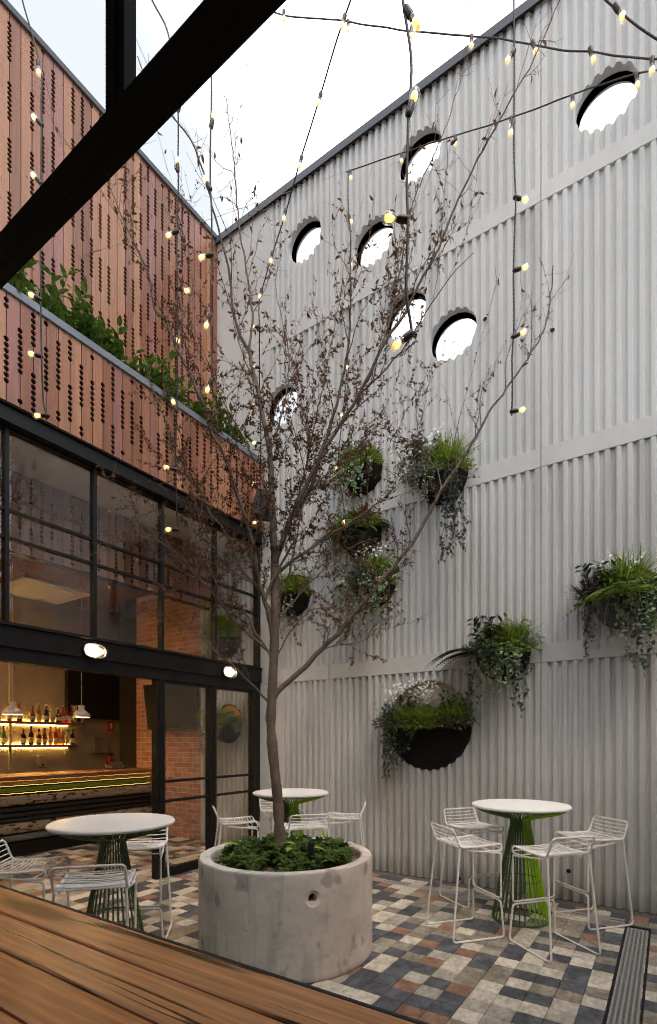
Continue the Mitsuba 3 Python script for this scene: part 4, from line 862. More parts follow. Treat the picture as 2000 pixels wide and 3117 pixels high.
STRINGS = [
    ('S1', [(-3.727, 1.729, 6.919), (-3.675, 1.763, 6.651), (-3.583, 1.824, 6.229), (-3.564, 1.836, 6.09), (-3.564, 1.836, 5.822), (-3.572, 1.831, 5.429), (-3.57, 1.833, 5.037), (-3.57, 1.833, 4.634), (-3.564, 1.836, 4.231), (-3.559, 1.84, 3.917), (-3.529, 1.86, 3.8)],
     [(-3.583, 1.824, 6.229, 0.002, 0.001, -0.054), (-3.564, 1.836, 5.799, -0.045, -0.03, 0.052), (-3.57, 1.833, 5.402, -0.039, -0.026, 0.049), (-3.57, 1.833, 4.607, -0.045, -0.03, 0.027), (-3.566, 1.835, 4.219, -0.049, -0.032, 0.016), (-3.529, 1.86, 3.814, -0.049, -0.032, 0.002)]),
    ('V2', [(-3.19, 2.325, 7.152), (-3.112, 2.39, 6.956), (-3.031, 2.458, 6.743), (-2.988, 2.518, 6.248), (-3.008, 2.532, 5.812), (-3.028, 2.545, 5.375), (-3.044, 2.559, 4.956), (-3.06, 2.572, 4.556), (-3.082, 2.584, 4.104), (-3.106, 2.595, 3.646), (-3.112, 2.609, 3.33), (-3.108, 2.619, 3.203)],
     [(-2.99, 2.519, 6.209, 0.008, 0.005, 0.031), (-3.009, 2.532, 5.789, 0, 0, 0.048), (-3.028, 2.545, 5.366, -0.034, -0.023, -0.019), (-3.044, 2.559, 4.961, 0.037, 0.024, -0.01), (-3.062, 2.573, 4.518, 0.002, 0.001, 0.049), (-3.083, 2.585, 4.075, -0.014, -0.01, 0.047), (-3.106, 2.595, 3.646, -0.033, -0.022, 0.01), (-3.11, 2.617, 3.203, -0.027, -0.018, 0)]),
    ('V3', [(-2.569, 2.436, 6.667), (-2.57, 2.443, 6.322), (-2.572, 2.447, 6.104), (-2.579, 2.451, 5.738), (-2.588, 2.454, 5.369), (-2.585, 2.466, 4.91), (-2.596, 2.468, 4.493), (-2.597, 2.477, 4.073), (-2.599, 2.476, 4.047)],
     [(-2.577, 2.452, 5.749, 0.009, 0.006, 0.056), (-2.588, 2.454, 5.336, -0.019, -0.012, 0.042), (-2.585, 2.466, 4.899, -0.046, -0.031, -0.016), (-2.6, 2.466, 4.493, -0.019, -0.012, -0.054), (-2.599, 2.476, 4.058, -0.019, -0.012, -0.052)]),
    ('V4', [(-1.816, 3.115, 6.956), (-1.906, 3.166, 6.928), (-1.994, 3.205, 6.9), (-2.307, 3.361, 6.725), (-2.578, 3.478, 6.516), (-2.825, 3.577, 6.279), (-3.042, 3.643, 6.061), (-3.218, 3.704, 5.848), (-3.241, 3.712, 5.818), (-3.326, 3.799, 5.617), (-3.422, 3.909, 5.355), (-3.518, 4.019, 5.071), (-3.603, 4.137, 4.765), (-3.713, 4.253, 4.409), (-3.808, 4.372, 4.043), (-3.899, 4.494, 3.651)],
     [(-1.976, 3.198, 6.906, -0.014, -0.009, -0.058), (-2.299, 3.359, 6.73, -0.013, -0.009, -0.052), (-2.578, 3.478, 6.516, -0.009, -0.006, -0.047), (-2.821, 3.572, 6.287, -0.01, -0.006, -0.046), (-3.031, 3.639, 6.073, -0.008, -0.005, -0.048), (-3.207, 3.696, 5.868, -0.01, -0.007, -0.05), (-3.323, 3.796, 5.624, -0.035, -0.023, 0.006), (-3.425, 3.912, 5.348, -0.038, -0.026, 0), (-3.518, 4.019, 5.071, -0.034, -0.022, -0.007), (-3.606, 4.14, 4.757, -0.029, -0.019, 0), (-3.715, 4.255, 4.403, -0.036, -0.024, 0), (-3.808, 4.373, 4.04, -0.037, -0.024, 0), (-3.899, 4.494, 3.651, -0.035, -0.023, 0)]),
    ('V5', [(-0.905, 1.92, 4.711), (-0.903, 1.921, 4.63), (-0.896, 1.926, 4.57), (-0.876, 1.939, 4.368), (-0.888, 1.931, 4.141), (-0.895, 1.926, 3.871), (-0.891, 1.929, 3.713), (-0.895, 1.926, 3.471), (-0.88, 1.936, 3.27), (-0.878, 1.938, 3.252)],
     [(-0.896, 1.926, 4.593, 0.025, 0.016, -0.043), (-0.887, 1.932, 4.167, 0.022, 0.015, 0.081), (-0.893, 1.928, 3.732, -0.053, -0.035, 0.005), (-0.88, 1.936, 3.264, -0.047, -0.031, -0.043)]),
    ('V6', [(-0.852, 3.515, 6.659), (-0.852, 3.515, 6.18), (-0.857, 3.511, 5.636), (-0.85, 3.516, 5.2), (-0.852, 3.515, 4.765), (-0.855, 3.512, 4.33), (-0.866, 3.505, 4.112), (-0.868, 3.504, 3.753)],
     [(-0.854, 3.513, 6.169, -0.049, -0.032, -0.085), (-0.859, 3.51, 5.697, -0.018, -0.012, -0.091), (-0.85, 3.516, 5.2, 0.042, 0.028, -0.013), (-0.852, 3.515, 4.717, 0.045, 0.03, 0.015), (-0.859, 3.51, 4.275, 0.053, 0.035, 0.028), (-0.868, 3.504, 3.781, 0.06, 0.04, 0.011)]),
    ('V7', [(-2.805, 4.619, 7.595), (-2.811, 4.615, 7.283), (-2.794, 4.627, 6.972), (-2.794, 4.627, 6.281), (-2.811, 4.615, 5.659), (-2.851, 4.589, 5.106), (-2.897, 4.558, 4.552), (-2.84, 4.596, 3.999), (-2.834, 4.6, 3.947)],
     [(-2.805, 4.619, 7.128, 0.017, 0.011, -0.052), (-2.794, 4.627, 6.678, 0.006, 0.004, -0.059), (-2.808, 4.617, 5.596, -0.006, -0.004, -0.035), (-2.851, 4.589, 5.088, -0.014, -0.01, -0.052), (-2.897, 4.558, 4.535, -0.012, -0.008, -0.059), (-2.834, 4.6, 3.965, -0.014, -0.01, -0.055)]),
    ('H1', [(-3.238, 3.853, 8.719), (-3.061, 3.876, 8.561), (-2.608, 3.934, 8.23), (-2.119, 3.976, 7.837), (-1.669, 3.995, 7.469), (-1.309, 3.992, 7.154), (-0.952, 3.967, 6.821), (-0.65, 3.923, 6.492), (-0.436, 3.878, 6.26), (-0.148, 3.789, 5.919), (0.007, 3.724, 5.712)],
     [(-3.083, 3.873, 8.61, 0, 0, -0.057), (-2.408, 3.954, 8.086, 0, 0, -0.065), (-1.809, 3.992, 7.616, 0, 0, -0.066), (-1.295, 3.991, 7.148, 0, 0, -0.078), (-0.828, 3.951, 6.705, 0.006, 0.004, -0.024), (-0.445, 3.88, 6.291, 0.009, 0.006, -0.031), (-0.086, 3.765, 5.834, 0, 0, -0.065)]),
    ('H2', [(-2.982, 4.862, 7.92), (-2.316, 4.858, 7.696), (-1.705, 4.81, 7.439), (-1.166, 4.717, 7.157), (-0.639, 4.554, 6.819), (-0.2, 4.338, 6.443), (0.008, 4.205, 6.189)],
     [(-2.936, 4.863, 7.9, 0.006, 0.004, -0.08), (-2.312, 4.858, 7.69, 0, 0, -0.082), (-1.719, 4.811, 7.443, 0, 0, -0.057), (-1.172, 4.718, 7.159, 0, 0, -0.059), (-0.649, 4.558, 6.823, 0, 0, -0.043), (-0.194, 4.335, 6.43, 0.004, 0.003, -0.057)]),
    ('H3', [(-0.364, 3.238, 5.878), (-0.283, 3.265, 5.752), (-0.233, 3.282, 5.686), (-0.128, 3.318, 5.541), (-0.053, 3.346, 5.455), (0.022, 3.374, 5.381)],
     [(-0.25, 3.276, 5.707, 0.015, 0.01, -0.026)]),
]

rt = np.random.default_rng(77)
tree = thing('bare_tree', 'slender many branched tree with dry brown leaves growing from the concrete tub', 'tree')
twP, leafP, leafD, berryP = [], [], [], []
def resample(P, step):
    P = np.asarray(P, float)
    s = np.r_[0, np.cumsum(np.linalg.norm(np.diff(P, axis=0), axis=1))]
    n_ = max(4, int(s[-1] / step))
    q = np.linspace(0, s[-1], n_)
    # a smooth curve through the points
    from scipy.interpolate import PchipInterpolator
    return np.column_stack([PchipInterpolator(s, P[:, k])(q) for k in range(3)]), q / s[-1], s[-1]
def grow(p, d, L, r0, n_=6, lift=0.25, wob=0.22):
    pts = [p]; d = d / np.linalg.norm(d)
    for k in range(n_):
        d = d + rt.normal(0, wob, 3) * 0.55 + [0, 0, lift * 0.22]; d /= np.linalg.norm(d)
        pts.append(pts[-1] + d * L / n_)
    pts = np.array(pts)
    twP.append((pts, np.linspace(r0, 0.0009, n_ + 1)))
    return pts
def lush(p):
    r = math.hypot(p[0] - tx, p[1] - ty)
    return np.interp(p[2], [1.9, 2.3, 2.8, 4.1, 4.8, 5.5, 6.4], [0.25, 0.75, 0.95, 0.9, 0.50, 0.17, 0.06]) * np.interp(r, [0, 0.8, 1.4], [1, 0.85, 0.28])
def leaves_on(pts, dens):
    for a_, b_ in zip(pts[:-1], pts[1:]):
        L = np.linalg.norm(b_ - a_)
        for _ in range(rt.poisson(dens * L)):
            leafP.append(a_ + (b_ - a_) * rt.random() + rt.normal(0, 0.006, 3))
            leafD.append(rt.normal(0, 0.6, 3) + [0, 0, -0.55] + (b_ - a_) / L * 0.6)
        for _ in range(rt.poisson(dens * 0.75 * L)):
            berryP.append(a_ + (b_ - a_) * rt.random() + rt.normal(0, 0.007, 3))
for li, (r0, r1, P) in enumerate(LIMBS):
    Q, t, Lg = resample(P, 0.06)
    if li == 0:
        rad = np.interp(t, [0, 0.04, 0.3, 1], [0.048, 0.042, 0.039, 0.036]) * (1 + 0.06 * np.sin(t * 47) + 0.08 * rt.normal(0, 1, len(t)).clip(-1, 1))
    else:
        rad = (0.70 if li > 1 else 0.76) * (r0 + (r1 - r0) * t ** 0.8)
        Q = Q + rt.normal(0, 0.0035, Q.shape) * (t[:, None] > 0.02)
    part(tree, 'trunk' if li == 0 else 'limb', ply(tube(Q, rad, 14 if li < 2 else 9), 'bark', smooth=60))
    if li == 0: continue
    step = max(1, int(0.07 / (Lg / len(Q))))
    for i in range(2, len(Q) - 1):
        if t[i] < (0.30 if li == 1 else 0.10) or rt.random() > 0.80: continue
        tg = Q[min(i + 1, len(Q) - 1)] - Q[i - 1]; tg /= np.linalg.norm(tg)
        pr = rt.normal(0, 1, 3); pr -= tg * pr.dot(tg); pr /= np.linalg.norm(pr)
        z = Q[i][2]; k = lush(Q[i])
        if rt.random() > 0.40 + 0.6 * k: continue
        d = tg * 0.75 + pr * 0.75 + [0, 0, 0.28]
        L = rt.uniform(0.15, 0.62) * (0.75 + 0.35 * k)
        if z > 4.4 and rt.random() < 0.5: L, d = rt.uniform(0.35, 0.95), tg * 1.0 + pr * 0.45 + [0, 0, 0.5]
        if Q[i][1] + d[1] * L > 5.45: d[1] = -abs(d[1])
        b = grow(Q[i], d, L, min(0.0042, rad[i] * 0.5))
        leaves_on(b, 26 * k)
        for j in range(1, 6):
            if rt.random() < 0.72:
                tg2 = b[j + 1] - b[j]; tg2 = tg2 / np.linalg.norm(tg2)
                s = grow(b[j], tg2 * 0.7 + rt.normal(0, 0.6, 3), rt.uniform(0.05, 0.24), 0.0017, 4)
                leaves_on(s, 76 * lush(s[0]) ** 1.3)
tw = cat([tube(p, r, 4) for p, r in twP])
part(tree, 'twigs', ply(tw, 'twig', smooth=True), kind='stuff', label='fine bare twigs')
lp, ld = np.array(leafP), np.array(leafD)
ok = (lp[:, 1] < 5.5)
lp, ld = lp[ok], ld[ok]
sc = rt.uniform(0.55, 1.15, len(lp)) * np.where(lp[:, 2] > 4.9, 1.25, 0.9)
Rl = aim(ld, rt.uniform(-PI, PI, len(lp))) * sc[:, None, None]
lv = leaf(0.034, 0.0155, 0.5, 0.55, 2)
part(tree, 'leaves', ply(many(lv, Rl, lp), 'leaf_dry'), kind='stuff', label='sparse dry brown leaves')
bp = np.array(berryP)
bv = trimesh.creation.icosphere(0, 0.0050)
Rb = np.array([frame(q) for q in unit(rt, len(bp))]) * rt.uniform(0.6, 1.2, (len(bp), 1, 1)) @ np.diag([1, 0.7, 1.5])
part(tree, 'seed_clusters', ply(many((np.array(bv.vertices), bv.faces), Rb, bp), 'leaf_dry'), kind='stuff')
print('tree', len(twP), len(lp), len(bp))

# ================================================================== PLANTS
rp = np.random.default_rng(5)
def blades(n, L, Wd, spread=1.0, droop=1.0, front=-0.6, seed=0, w0=0.02):
    q = np.random.default_rng(seed); V, F, o = [], [], 0
    for _ in range(n):
        a = q.uniform(0, 2 * PI); s = abs(q.normal(0, 0.45)) * spread
        h = np.array([math.cos(a) * s, math.sin(a) * s + front * q.random() * 0.5, 1.0]); h /= np.linalg.norm(h)
        l = L * q.uniform(0.6, 1.15); t = np.linspace(0, 1, 5)
        base = np.array([q.normal(0, w0), q.normal(0, w0 * 0.7), 0])
        out = np.array([h[0], h[1], 0]); out = out / (np.linalg.norm(out) + 1e-6)
        p = base + h * (l * t[:, None]) + out * (0.30 * l * droop * t[:, None] ** 2) + np.array([0, 0, -1]) * (0.32 * droop * l * s * t[:, None] ** 2.2)
        sd = np.cross(h, [0, 0, 1]) + q.normal(0, 0.2, 3); sd /= np.linalg.norm(sd)
        w = Wd * np.array([0.7, 1, 0.9, 0.6, 0.0])[:, None] / 2
        V.append(np.vstack([p + sd * w, p - sd * w])); m_ = 5
        for i in range(m_ - 1):
            F += [[o + i, o + i + 1, o + m_ + i + 1], [o + i, o + m_ + i + 1, o + m_ + i]]
        o += 2 * m_
    return np.vstack(V), np.array(F)
def fronds(n, L, seed=0, pin=15, wide=0.30, fine=1.0, up=0.6, front=-0.7, droop=0.75):
    q = np.random.default_rng(seed); out = []
    for _ in range(n):
        a = q.uniform(0, 2 * PI)
        h = np.array([math.cos(a), 0.75 * math.sin(a) + front * 0.45, up * q.uniform(0.5, 1.5)]); h /= np.linalg.norm(h)
        l = L * q.uniform(0.65, 1.1); t = np.linspace(0, 1, pin)
        hz = np.array([h[0], h[1], 0]); hz = hz / (np.linalg.norm(hz) + 1e-6)
        P = h * (l * t[:, None]) + np.array([0, 0, -1]) * (droop * l * t[:, None] ** 2.2) + hz * (0.12 * l * t[:, None] ** 2)
        tg = np.gradient(P, axis=0); tg /= np.linalg.norm(tg, axis=1, keepdims=True)
        sd = np.cross(tg, [0, 0, 1]); sd /= np.linalg.norm(sd, axis=1, keepdims=True) + 1e-6
        out.append(tube(P, np.linspace(0.0016, 0.0005, pin), 3))
        ll = wide * l * np.sin(PI * (0.12 + 0.86 * t)) ** 0.8
        lf = leaf(1.0, 0.24 * fine, 0.12, 0.15, 1)
        for sg_ in (1, -1):
            d = sd * sg_ + tg * 0.45
            R = aim(d[1:]) * ll[1:, None, None]
            out.append(many(lf, R, P[1:]))
    return cat(out)
_t5 = np.array([(0, 0), (0.22, 0.42), (0.10, 0.50), (0.52, 0.36), (1.0, 0), (0.52, -0.36), (0.10, -0.50), (0.22, -0.42)], float)
def ivy_leaf(s):
    xy = np.array([(0.0, 0.0), (-0.12, 0.30), (0.18, 0.52), (0.36, 0.22), (0.62, 0.34), (1.0, 0.0), (0.62, -0.34), (0.36, -0.22), (0.18, -0.52), (-0.12, -0.30)]) * s
    z = -0.25 * np.hypot(xy[:, 0], xy[:, 1]) ** 2 / s - 0.10 * np.abs(xy[:, 1])
    V = np.column_stack([xy, z])
    return V, np.array([[0, 1, 2], [0, 2, 3], [0, 3, 4], [0, 4, 5], [0, 5, 6], [0, 6, 7], [0, 7, 8], [0, 8, 9]])
def ivy(lengths, s=0.034, seed=0, dens=60, sway=0.05, out=0.05):
    q = np.random.default_rng(seed); P_, D_, stems = [], [], []
    for x0, L in lengths:
        n = max(6, int(L / 0.04)); t = np.linspace(0, 1, n)
        dx = np.cumsum(q.normal(0, 0.012, n)) + sway * (x0 / 0.25) * np.minimum(1, t * 3)
        P = np.column_stack([x0 + dx, -out * np.minimum(1, t * 8) - 0.012 + q.normal(0, 0.006, n), 0.03 - L * t ** 1.0 + 0.04 * np.exp(-t * 12)])
        stems.append(tube(P, 0.0012, 3))
        k = int(L * dens); u = q.uniform(0, 1, k) ** 0.9
        c = np.column_stack([np.interp(u, t, P[:, j]) for j in range(3)]) + q.normal(0, 1, (k, 3)) * [0.020, 0.010, 0.012] * np.interp(u, [0, 0.2, 1], [1.1, 1.1, 0.75])[:, None]
        P_.append(c); D_.append(q.normal(0, 0.55, (k, 3)) + [0, -0.35, -0.75])
    P_, D_ = np.vstack(P_), np.vstack(D_)
    R = aim(D_, q.normal(0, 0.5, len(P_))) * q.uniform(0.55, 1.15, (len(P_), 1, 1))
    # leaves face out from the wall
    return cat(stems + [many(ivy_leaf(s), R, P_)])
def beads(lengths, seed=0, s=0.011, w=0.016):
    q = np.random.default_rng(seed); P_ = []; st = []
    for x0, L in lengths:
        k = int(L * 620); u = q.uniform(0, 1, k)
        sw = 0.012 * np.sin(u * 9 + x0 * 40)
        P_.append(np.column_stack([x0 + sw, -0.045 + 0 * u, 0.02 - L * u]) + q.normal(0, 1, (k, 3)) * [w, w * 0.6, 0.008] * np.interp(u, [0, 0.6, 1], [1.15, 0.9, 0.55])[:, None])
    P_ = np.vstack(P_); R = aim(q.normal(0, 1, P_.shape) + [0, -0.4, -0.3], q.uniform(-3, 3, len(P_))) * q.uniform(0.6, 1.2, (len(P_), 1, 1))
    st = [tube([(x0 + 0.012 * math.sin(u * 9 + x0 * 40), -0.045, 0.02 - L * u) for u in np.linspace(0, 1, 12)], 0.0025, 4) for x0, L in lengths]
    return cat(st + [many(leaf(s, s * 0.55, 0.1, 0.3, 1), R, P_)])
def sprigs(n, L, lw, seed=0, spread=0.6, front=-0.4, per=9, w0=0.03):
    q = np.random.default_rng(seed); out = []; P_, D_ = [], []
    for _ in range(n):
        h = np.array([q.normal(0, spread), q.normal(0, spread * 0.6) + front * 0.5, 1.0]); h /= np.linalg.norm(h)
        l = L * q.uniform(0.6, 1.1); t = np.linspace(0, 1, 6)[:, None]
        P = np.array([q.normal(0, w0), q.normal(0, w0 * 0.7), 0]) + h * l * t + q.normal(0, 0.02, 3) * t ** 2
        out.append(tube(P, np.linspace(0.0025, 0.001, 6), 4))
        for k in range(per):
            u = 0.25 + 0.78 * k / per; c = np.array([np.interp(u, t[:, 0], P[:, j]) for j in range(3)])
            a = k * 2.4 + q.random(); e = np.cross(h, [1, 0, 0]); e /= np.linalg.norm(e); g = np.cross(h, e)
            P_.append(c); D_.append((e * math.cos(a) + g * math.sin(a)) * 0.9 + h * 0.55)
    R = aim(np.array(D_), q.normal(0, 0.25, len(P_))) * q.uniform(0.7, 1.2, (len(P_), 1, 1))
    return cat(out), many(leaf(lw, lw * 0.45, 0.22, 0.25, 3), R, np.array(P_))
def blossoms(n, L, seed=0, spread=0.5, s=0.011, front=-0.3):
    q = np.random.default_rng(seed); st, P_ = [], []
    for _ in range(n):
        h = np.array([q.normal(0, spread), q.normal(0, spread * 0.5) + front * 0.5, 1.0]); h /= np.linalg.norm(h)
        l = L * q.uniform(0.55, 1.1); tip = h * l + q.normal(0, 0.01, 3); base = np.array([q.normal(0, 0.02), q.normal(0, 0.015), 0])
        st.append(tube([base, base * 0.4 + h * l * 0.5, tip], 0.0011, 3))
        for _ in range(7): P_.append(tip + q.normal(0, 1, 3) * [0.022, 0.014, 0.022])
    P_ = np.array(P_); pet = []
    for k in range(5):
        a = 2 * PI * k / 5; pet.append(mv(leaf(s, s * 0.62, -0.1, 0.1, 1), aim(np.array([[math.cos(a), math.sin(a), 0.25]]))[0]))
    R = np.array([frame(d) for d in (q.normal(0, 0.5, P_.shape) + [0, -0.8, 0.4])]) * q.uniform(0.7, 1.25, (len(P_), 1, 1))
    return cat(st), many(cat(pet), R, P_)

KIT = {}
def kit(k, m, b, smooth=False): KIT[k] = ply(m, b, smooth=smooth)
for v in (0, 1):
    kit('grass%d' % v, blades(230, 0.19, 0.0062, 1.15, 1.0, -0.5, 10 + v), 'leaf_grass')
    kit('fern%d' % v, fronds(13, 0.27, 20 + v, 17, 0.27), 'leaf_fern')
    kit('darkfern%d' % v, fronds(11, 0.36, 24 + v, 22, 0.22, 1.0, 0.45), 'leaf_black')
    kit('ivy%d' % v, ivy([(-0.13, 0.22), (-0.08, 0.32), (-0.02, 0.27), (0.04, 0.36), (0.09, 0.25), (0.13, 0.2)], 0.030, 30 + v, 88), 'leaf_ivy')
    kit('darkivy%d' % v, ivy([(-0.05, 0.52), (-0.01, 0.60), (0.04, 0.44)], 0.032, 34 + v, 95, 0.08), 'leaf_dark_ivy')
    kit('greyivy%d' % v, ivy([(-0.09, 0.30), (-0.04, 0.38), (0.02, 0.34), (0.07, 0.26)], 0.026, 38 + v, 120), 'leaf_grey')
    kit('beads%d' % v, beads([(0.0, 0.42)], 40 + v), 'leaf_grey')
    kit('rosette%d' % v, blades(46, 0.155, 0.013, 1.9, 0.8, -0.6, 50 + v, 0.008), 'leaf_purple')
    kit('bronze%d' % v, blades(60, 0.14, 0.016, 1.5, 1.1, -0.6, 54 + v, 0.03), 'leaf_bronze')
    a, b = sprigs(9, 0.22, 0.058, 60 + v); kit('sprig%d' % v, cat([a, b]), 'leaf_black')
    a, b = sprigs(10, 0.17, 0.042, 64 + v, 0.8); kit('pale%d' % v, cat([a, b]), 'leaf_grey')
    a, b = sprigs(9, 0.16, 0.038, 68 + v, 0.8); kit('bush%d' % v, cat([a, b]), 'leaf_fern')
    a, b = blossoms(16, 0.21, 70 + v); KIT['bloom%d' % v] = (ply(a, 'leaf_grey'), ply(b, 'petal'))
kit('longbeads', ivy([(-0.03, 0.86), (-0.01, 0.80), (0.015, 0.84), (0.03, 0.7)], 0.026, 45, 250, 0.0, 0.06), 'leaf_dark_ivy')
def mound(seed, n=520, rx=0.26, ry=0.17, rz=0.19, lw=0.040):
    q = np.random.default_rng(seed); d = unit(q, n, 0.25); d[:, 2] = np.abs(d[:, 2]) * 1.0; d[:, 1] -= 0.3
    d /= np.linalg.norm(d, axis=1, keepdims=True)
    P = d * [rx, ry, rz] * q.uniform(0.45, 1.0, (n, 1)) + [0, 0, -0.01]
    R = aim(d + q.normal(0, 0.55, d.shape), q.uniform(-1, 1, n)) * q.uniform(0.55, 1.2, (n, 1, 1))
    return many(leaf(lw, lw * 0.5, 0.25, 0.25, 2), R, P)
kit('mound0', mound(90), 'leaf_fern'); kit('mound1', mound(91, 620, 0.27, 0.18, 0.16, 0.034), 'leaf_dark_ivy'); kit('mound2', mound(92, 480, 0.24, 0.17, 0.17, 0.045), 'leaf_grey')
NAME = {'mound': ('foliage_mound', 'dense low mound of leaves'), 'grass': ('grass_tuft', 'bright green grass tuft'), 'fern': ('fern', 'fresh green fern'), 'darkfern': ('dark_fern', 'dark feathery fern'), 'ivy': ('ivy', 'pale variegated ivy'),
        'darkivy': ('dark_ivy', 'dark trailing ivy'), 'greyivy': ('grey_creeper', 'grey green creeper'), 'beads': ('bead_plant', 'thin hanging strand of grey bead like leaves'), 'rosette': ('spiky_rosette', 'dark purple spiky rosette'),
        'bronze': ('bronze_plant', 'bronze leaved plant'), 'sprig': ('broad_leaf_plant', 'dark glossy broad leaved sprigs'), 'pale': ('sage_plant', 'silvery grey leaved plant'), 'bush': ('small_bush', 'small leafy green bush'),
        'bloom': ('white_flowers', 'spray of tiny white flowers'), 'longbeads': ('long_creeper', 'very long grey green hanging creeper')}
USED = {}
def plant(kind, v, x, y, z, where, deg=0, s=1.0):
    nm, d = NAME[kind]
    key = '%s %s' % (d, where)
    t = thing(nm, key, 'flower' if kind == 'bloom' else 'plant', kind='stuff' if kind == 'mound' else None)
    if key in USED:
        labels[t]['group'] = labels[USED[key]]['group'] = '%ss %s' % (nm.replace('_', ' '), where)
    USED[key] = t
    to = at(x, y, z, deg, s)
    if kind == 'bloom':
        part(t, 'stems', KIT['bloom%d' % v][0], to); part(t, 'blossoms', KIT['bloom%d' % v][1], to)
    else:
        sh = dict(KIT[kind + (str(v) if kind + str(v) in KIT else '')]); sh['to_world'] = to
        scene[t] = sh

# --- the round niches with felt pockets
def bowl(r, bulge):
    V, n, m_ = [], 28, 10
    for i in range(m_ + 1):
        rho = r * i / m_
        for j in range(n + 1):
            a = PI + PI * j / n
            V.append((rho * math.cos(a), -bulge * (1 - (i / m_) ** 5) ** 0.5, rho * math.sin(a)))
    F = []
    for i in range(m_):
        for j in range(n):
            a = i * (n + 1) + j
            F += [[a, a + n + 1, a + n + 2], [a, a + n + 2, a + 1]]
    V = np.array(V); k = len(V)
    lid = V.copy(); lid[:, 1] = 0.03
    top = []
    rim = [V[i * (n + 1)] for i in range(m_, -1, -1)] + [V[i * (n + 1) + n] for i in range(1, m_ + 1)]
    rim = np.array(rim); back = rim * [1, 0, 1] + [0, 0.03, -0.02]; rim2 = rim + [0, 0, -0.02]
    o = len(V); V = np.vstack([V, rim2, back]); q = len(rim)
    for i in range(q - 1): F += [[o + i, o + i + 1, o + q + i + 1], [o + i, o + q + i + 1, o + q + i]]
    return V, np.array(F)
BOWL, BOWLP = ply(bowl(0.281, 0.20), 'felt', smooth=50), ply(bowl(0.508, 0.03), 'felt', smooth=50)
NB = ply(mv(lathe([(0.0005, 0), (0.284, 0)], 48, 'y'), None, (0, 5.612, 0)), 'gold_yellow')
NBP = ply(mv(lathe([(0.0005, 0), (0.514, 0)], 56, 'y'), None, (0, 5.67, 0)), 'niche_back')
RIM = ply(mv(lathe([(0.2845, 0.0), (0.278, 0.0), (0.278, 0.05), (0.2845, 0.05)], 48, 'y'), None, (0, 5.585, 0)), 'black_steel', smooth=30)
def niche(x, z, k, label_, lit=1.0):
    t = thing('wall_planter', label_, 'planter', 'round planters let into the ribbed wall')
    big = k == 'P'
    part(t, 'back_plate', NBP if big else NB, at(x, 0, z))
    part(t, 'pocket', BOWLP if big else BOWL, at(x, 5.578 if not big else 5.585, z - 0.02))
    if not big: part(t, 'rim', RIM, at(x, 0, z))
    w = 0.30 if big else 0.17
    part(t, 'light_strip', ply(box(-w, w, 5.585 if not big else 5.62, 5.592 if not big else 5.627, -0.055, -0.049), 'white_plastic', emitter=emit([c * (48.0 if not big else 12.0) * lit for c in (1.0, 0.66, 0.16)])), at(x, 0, z), label='glowing yellow light strip hidden behind the plants')
    return t
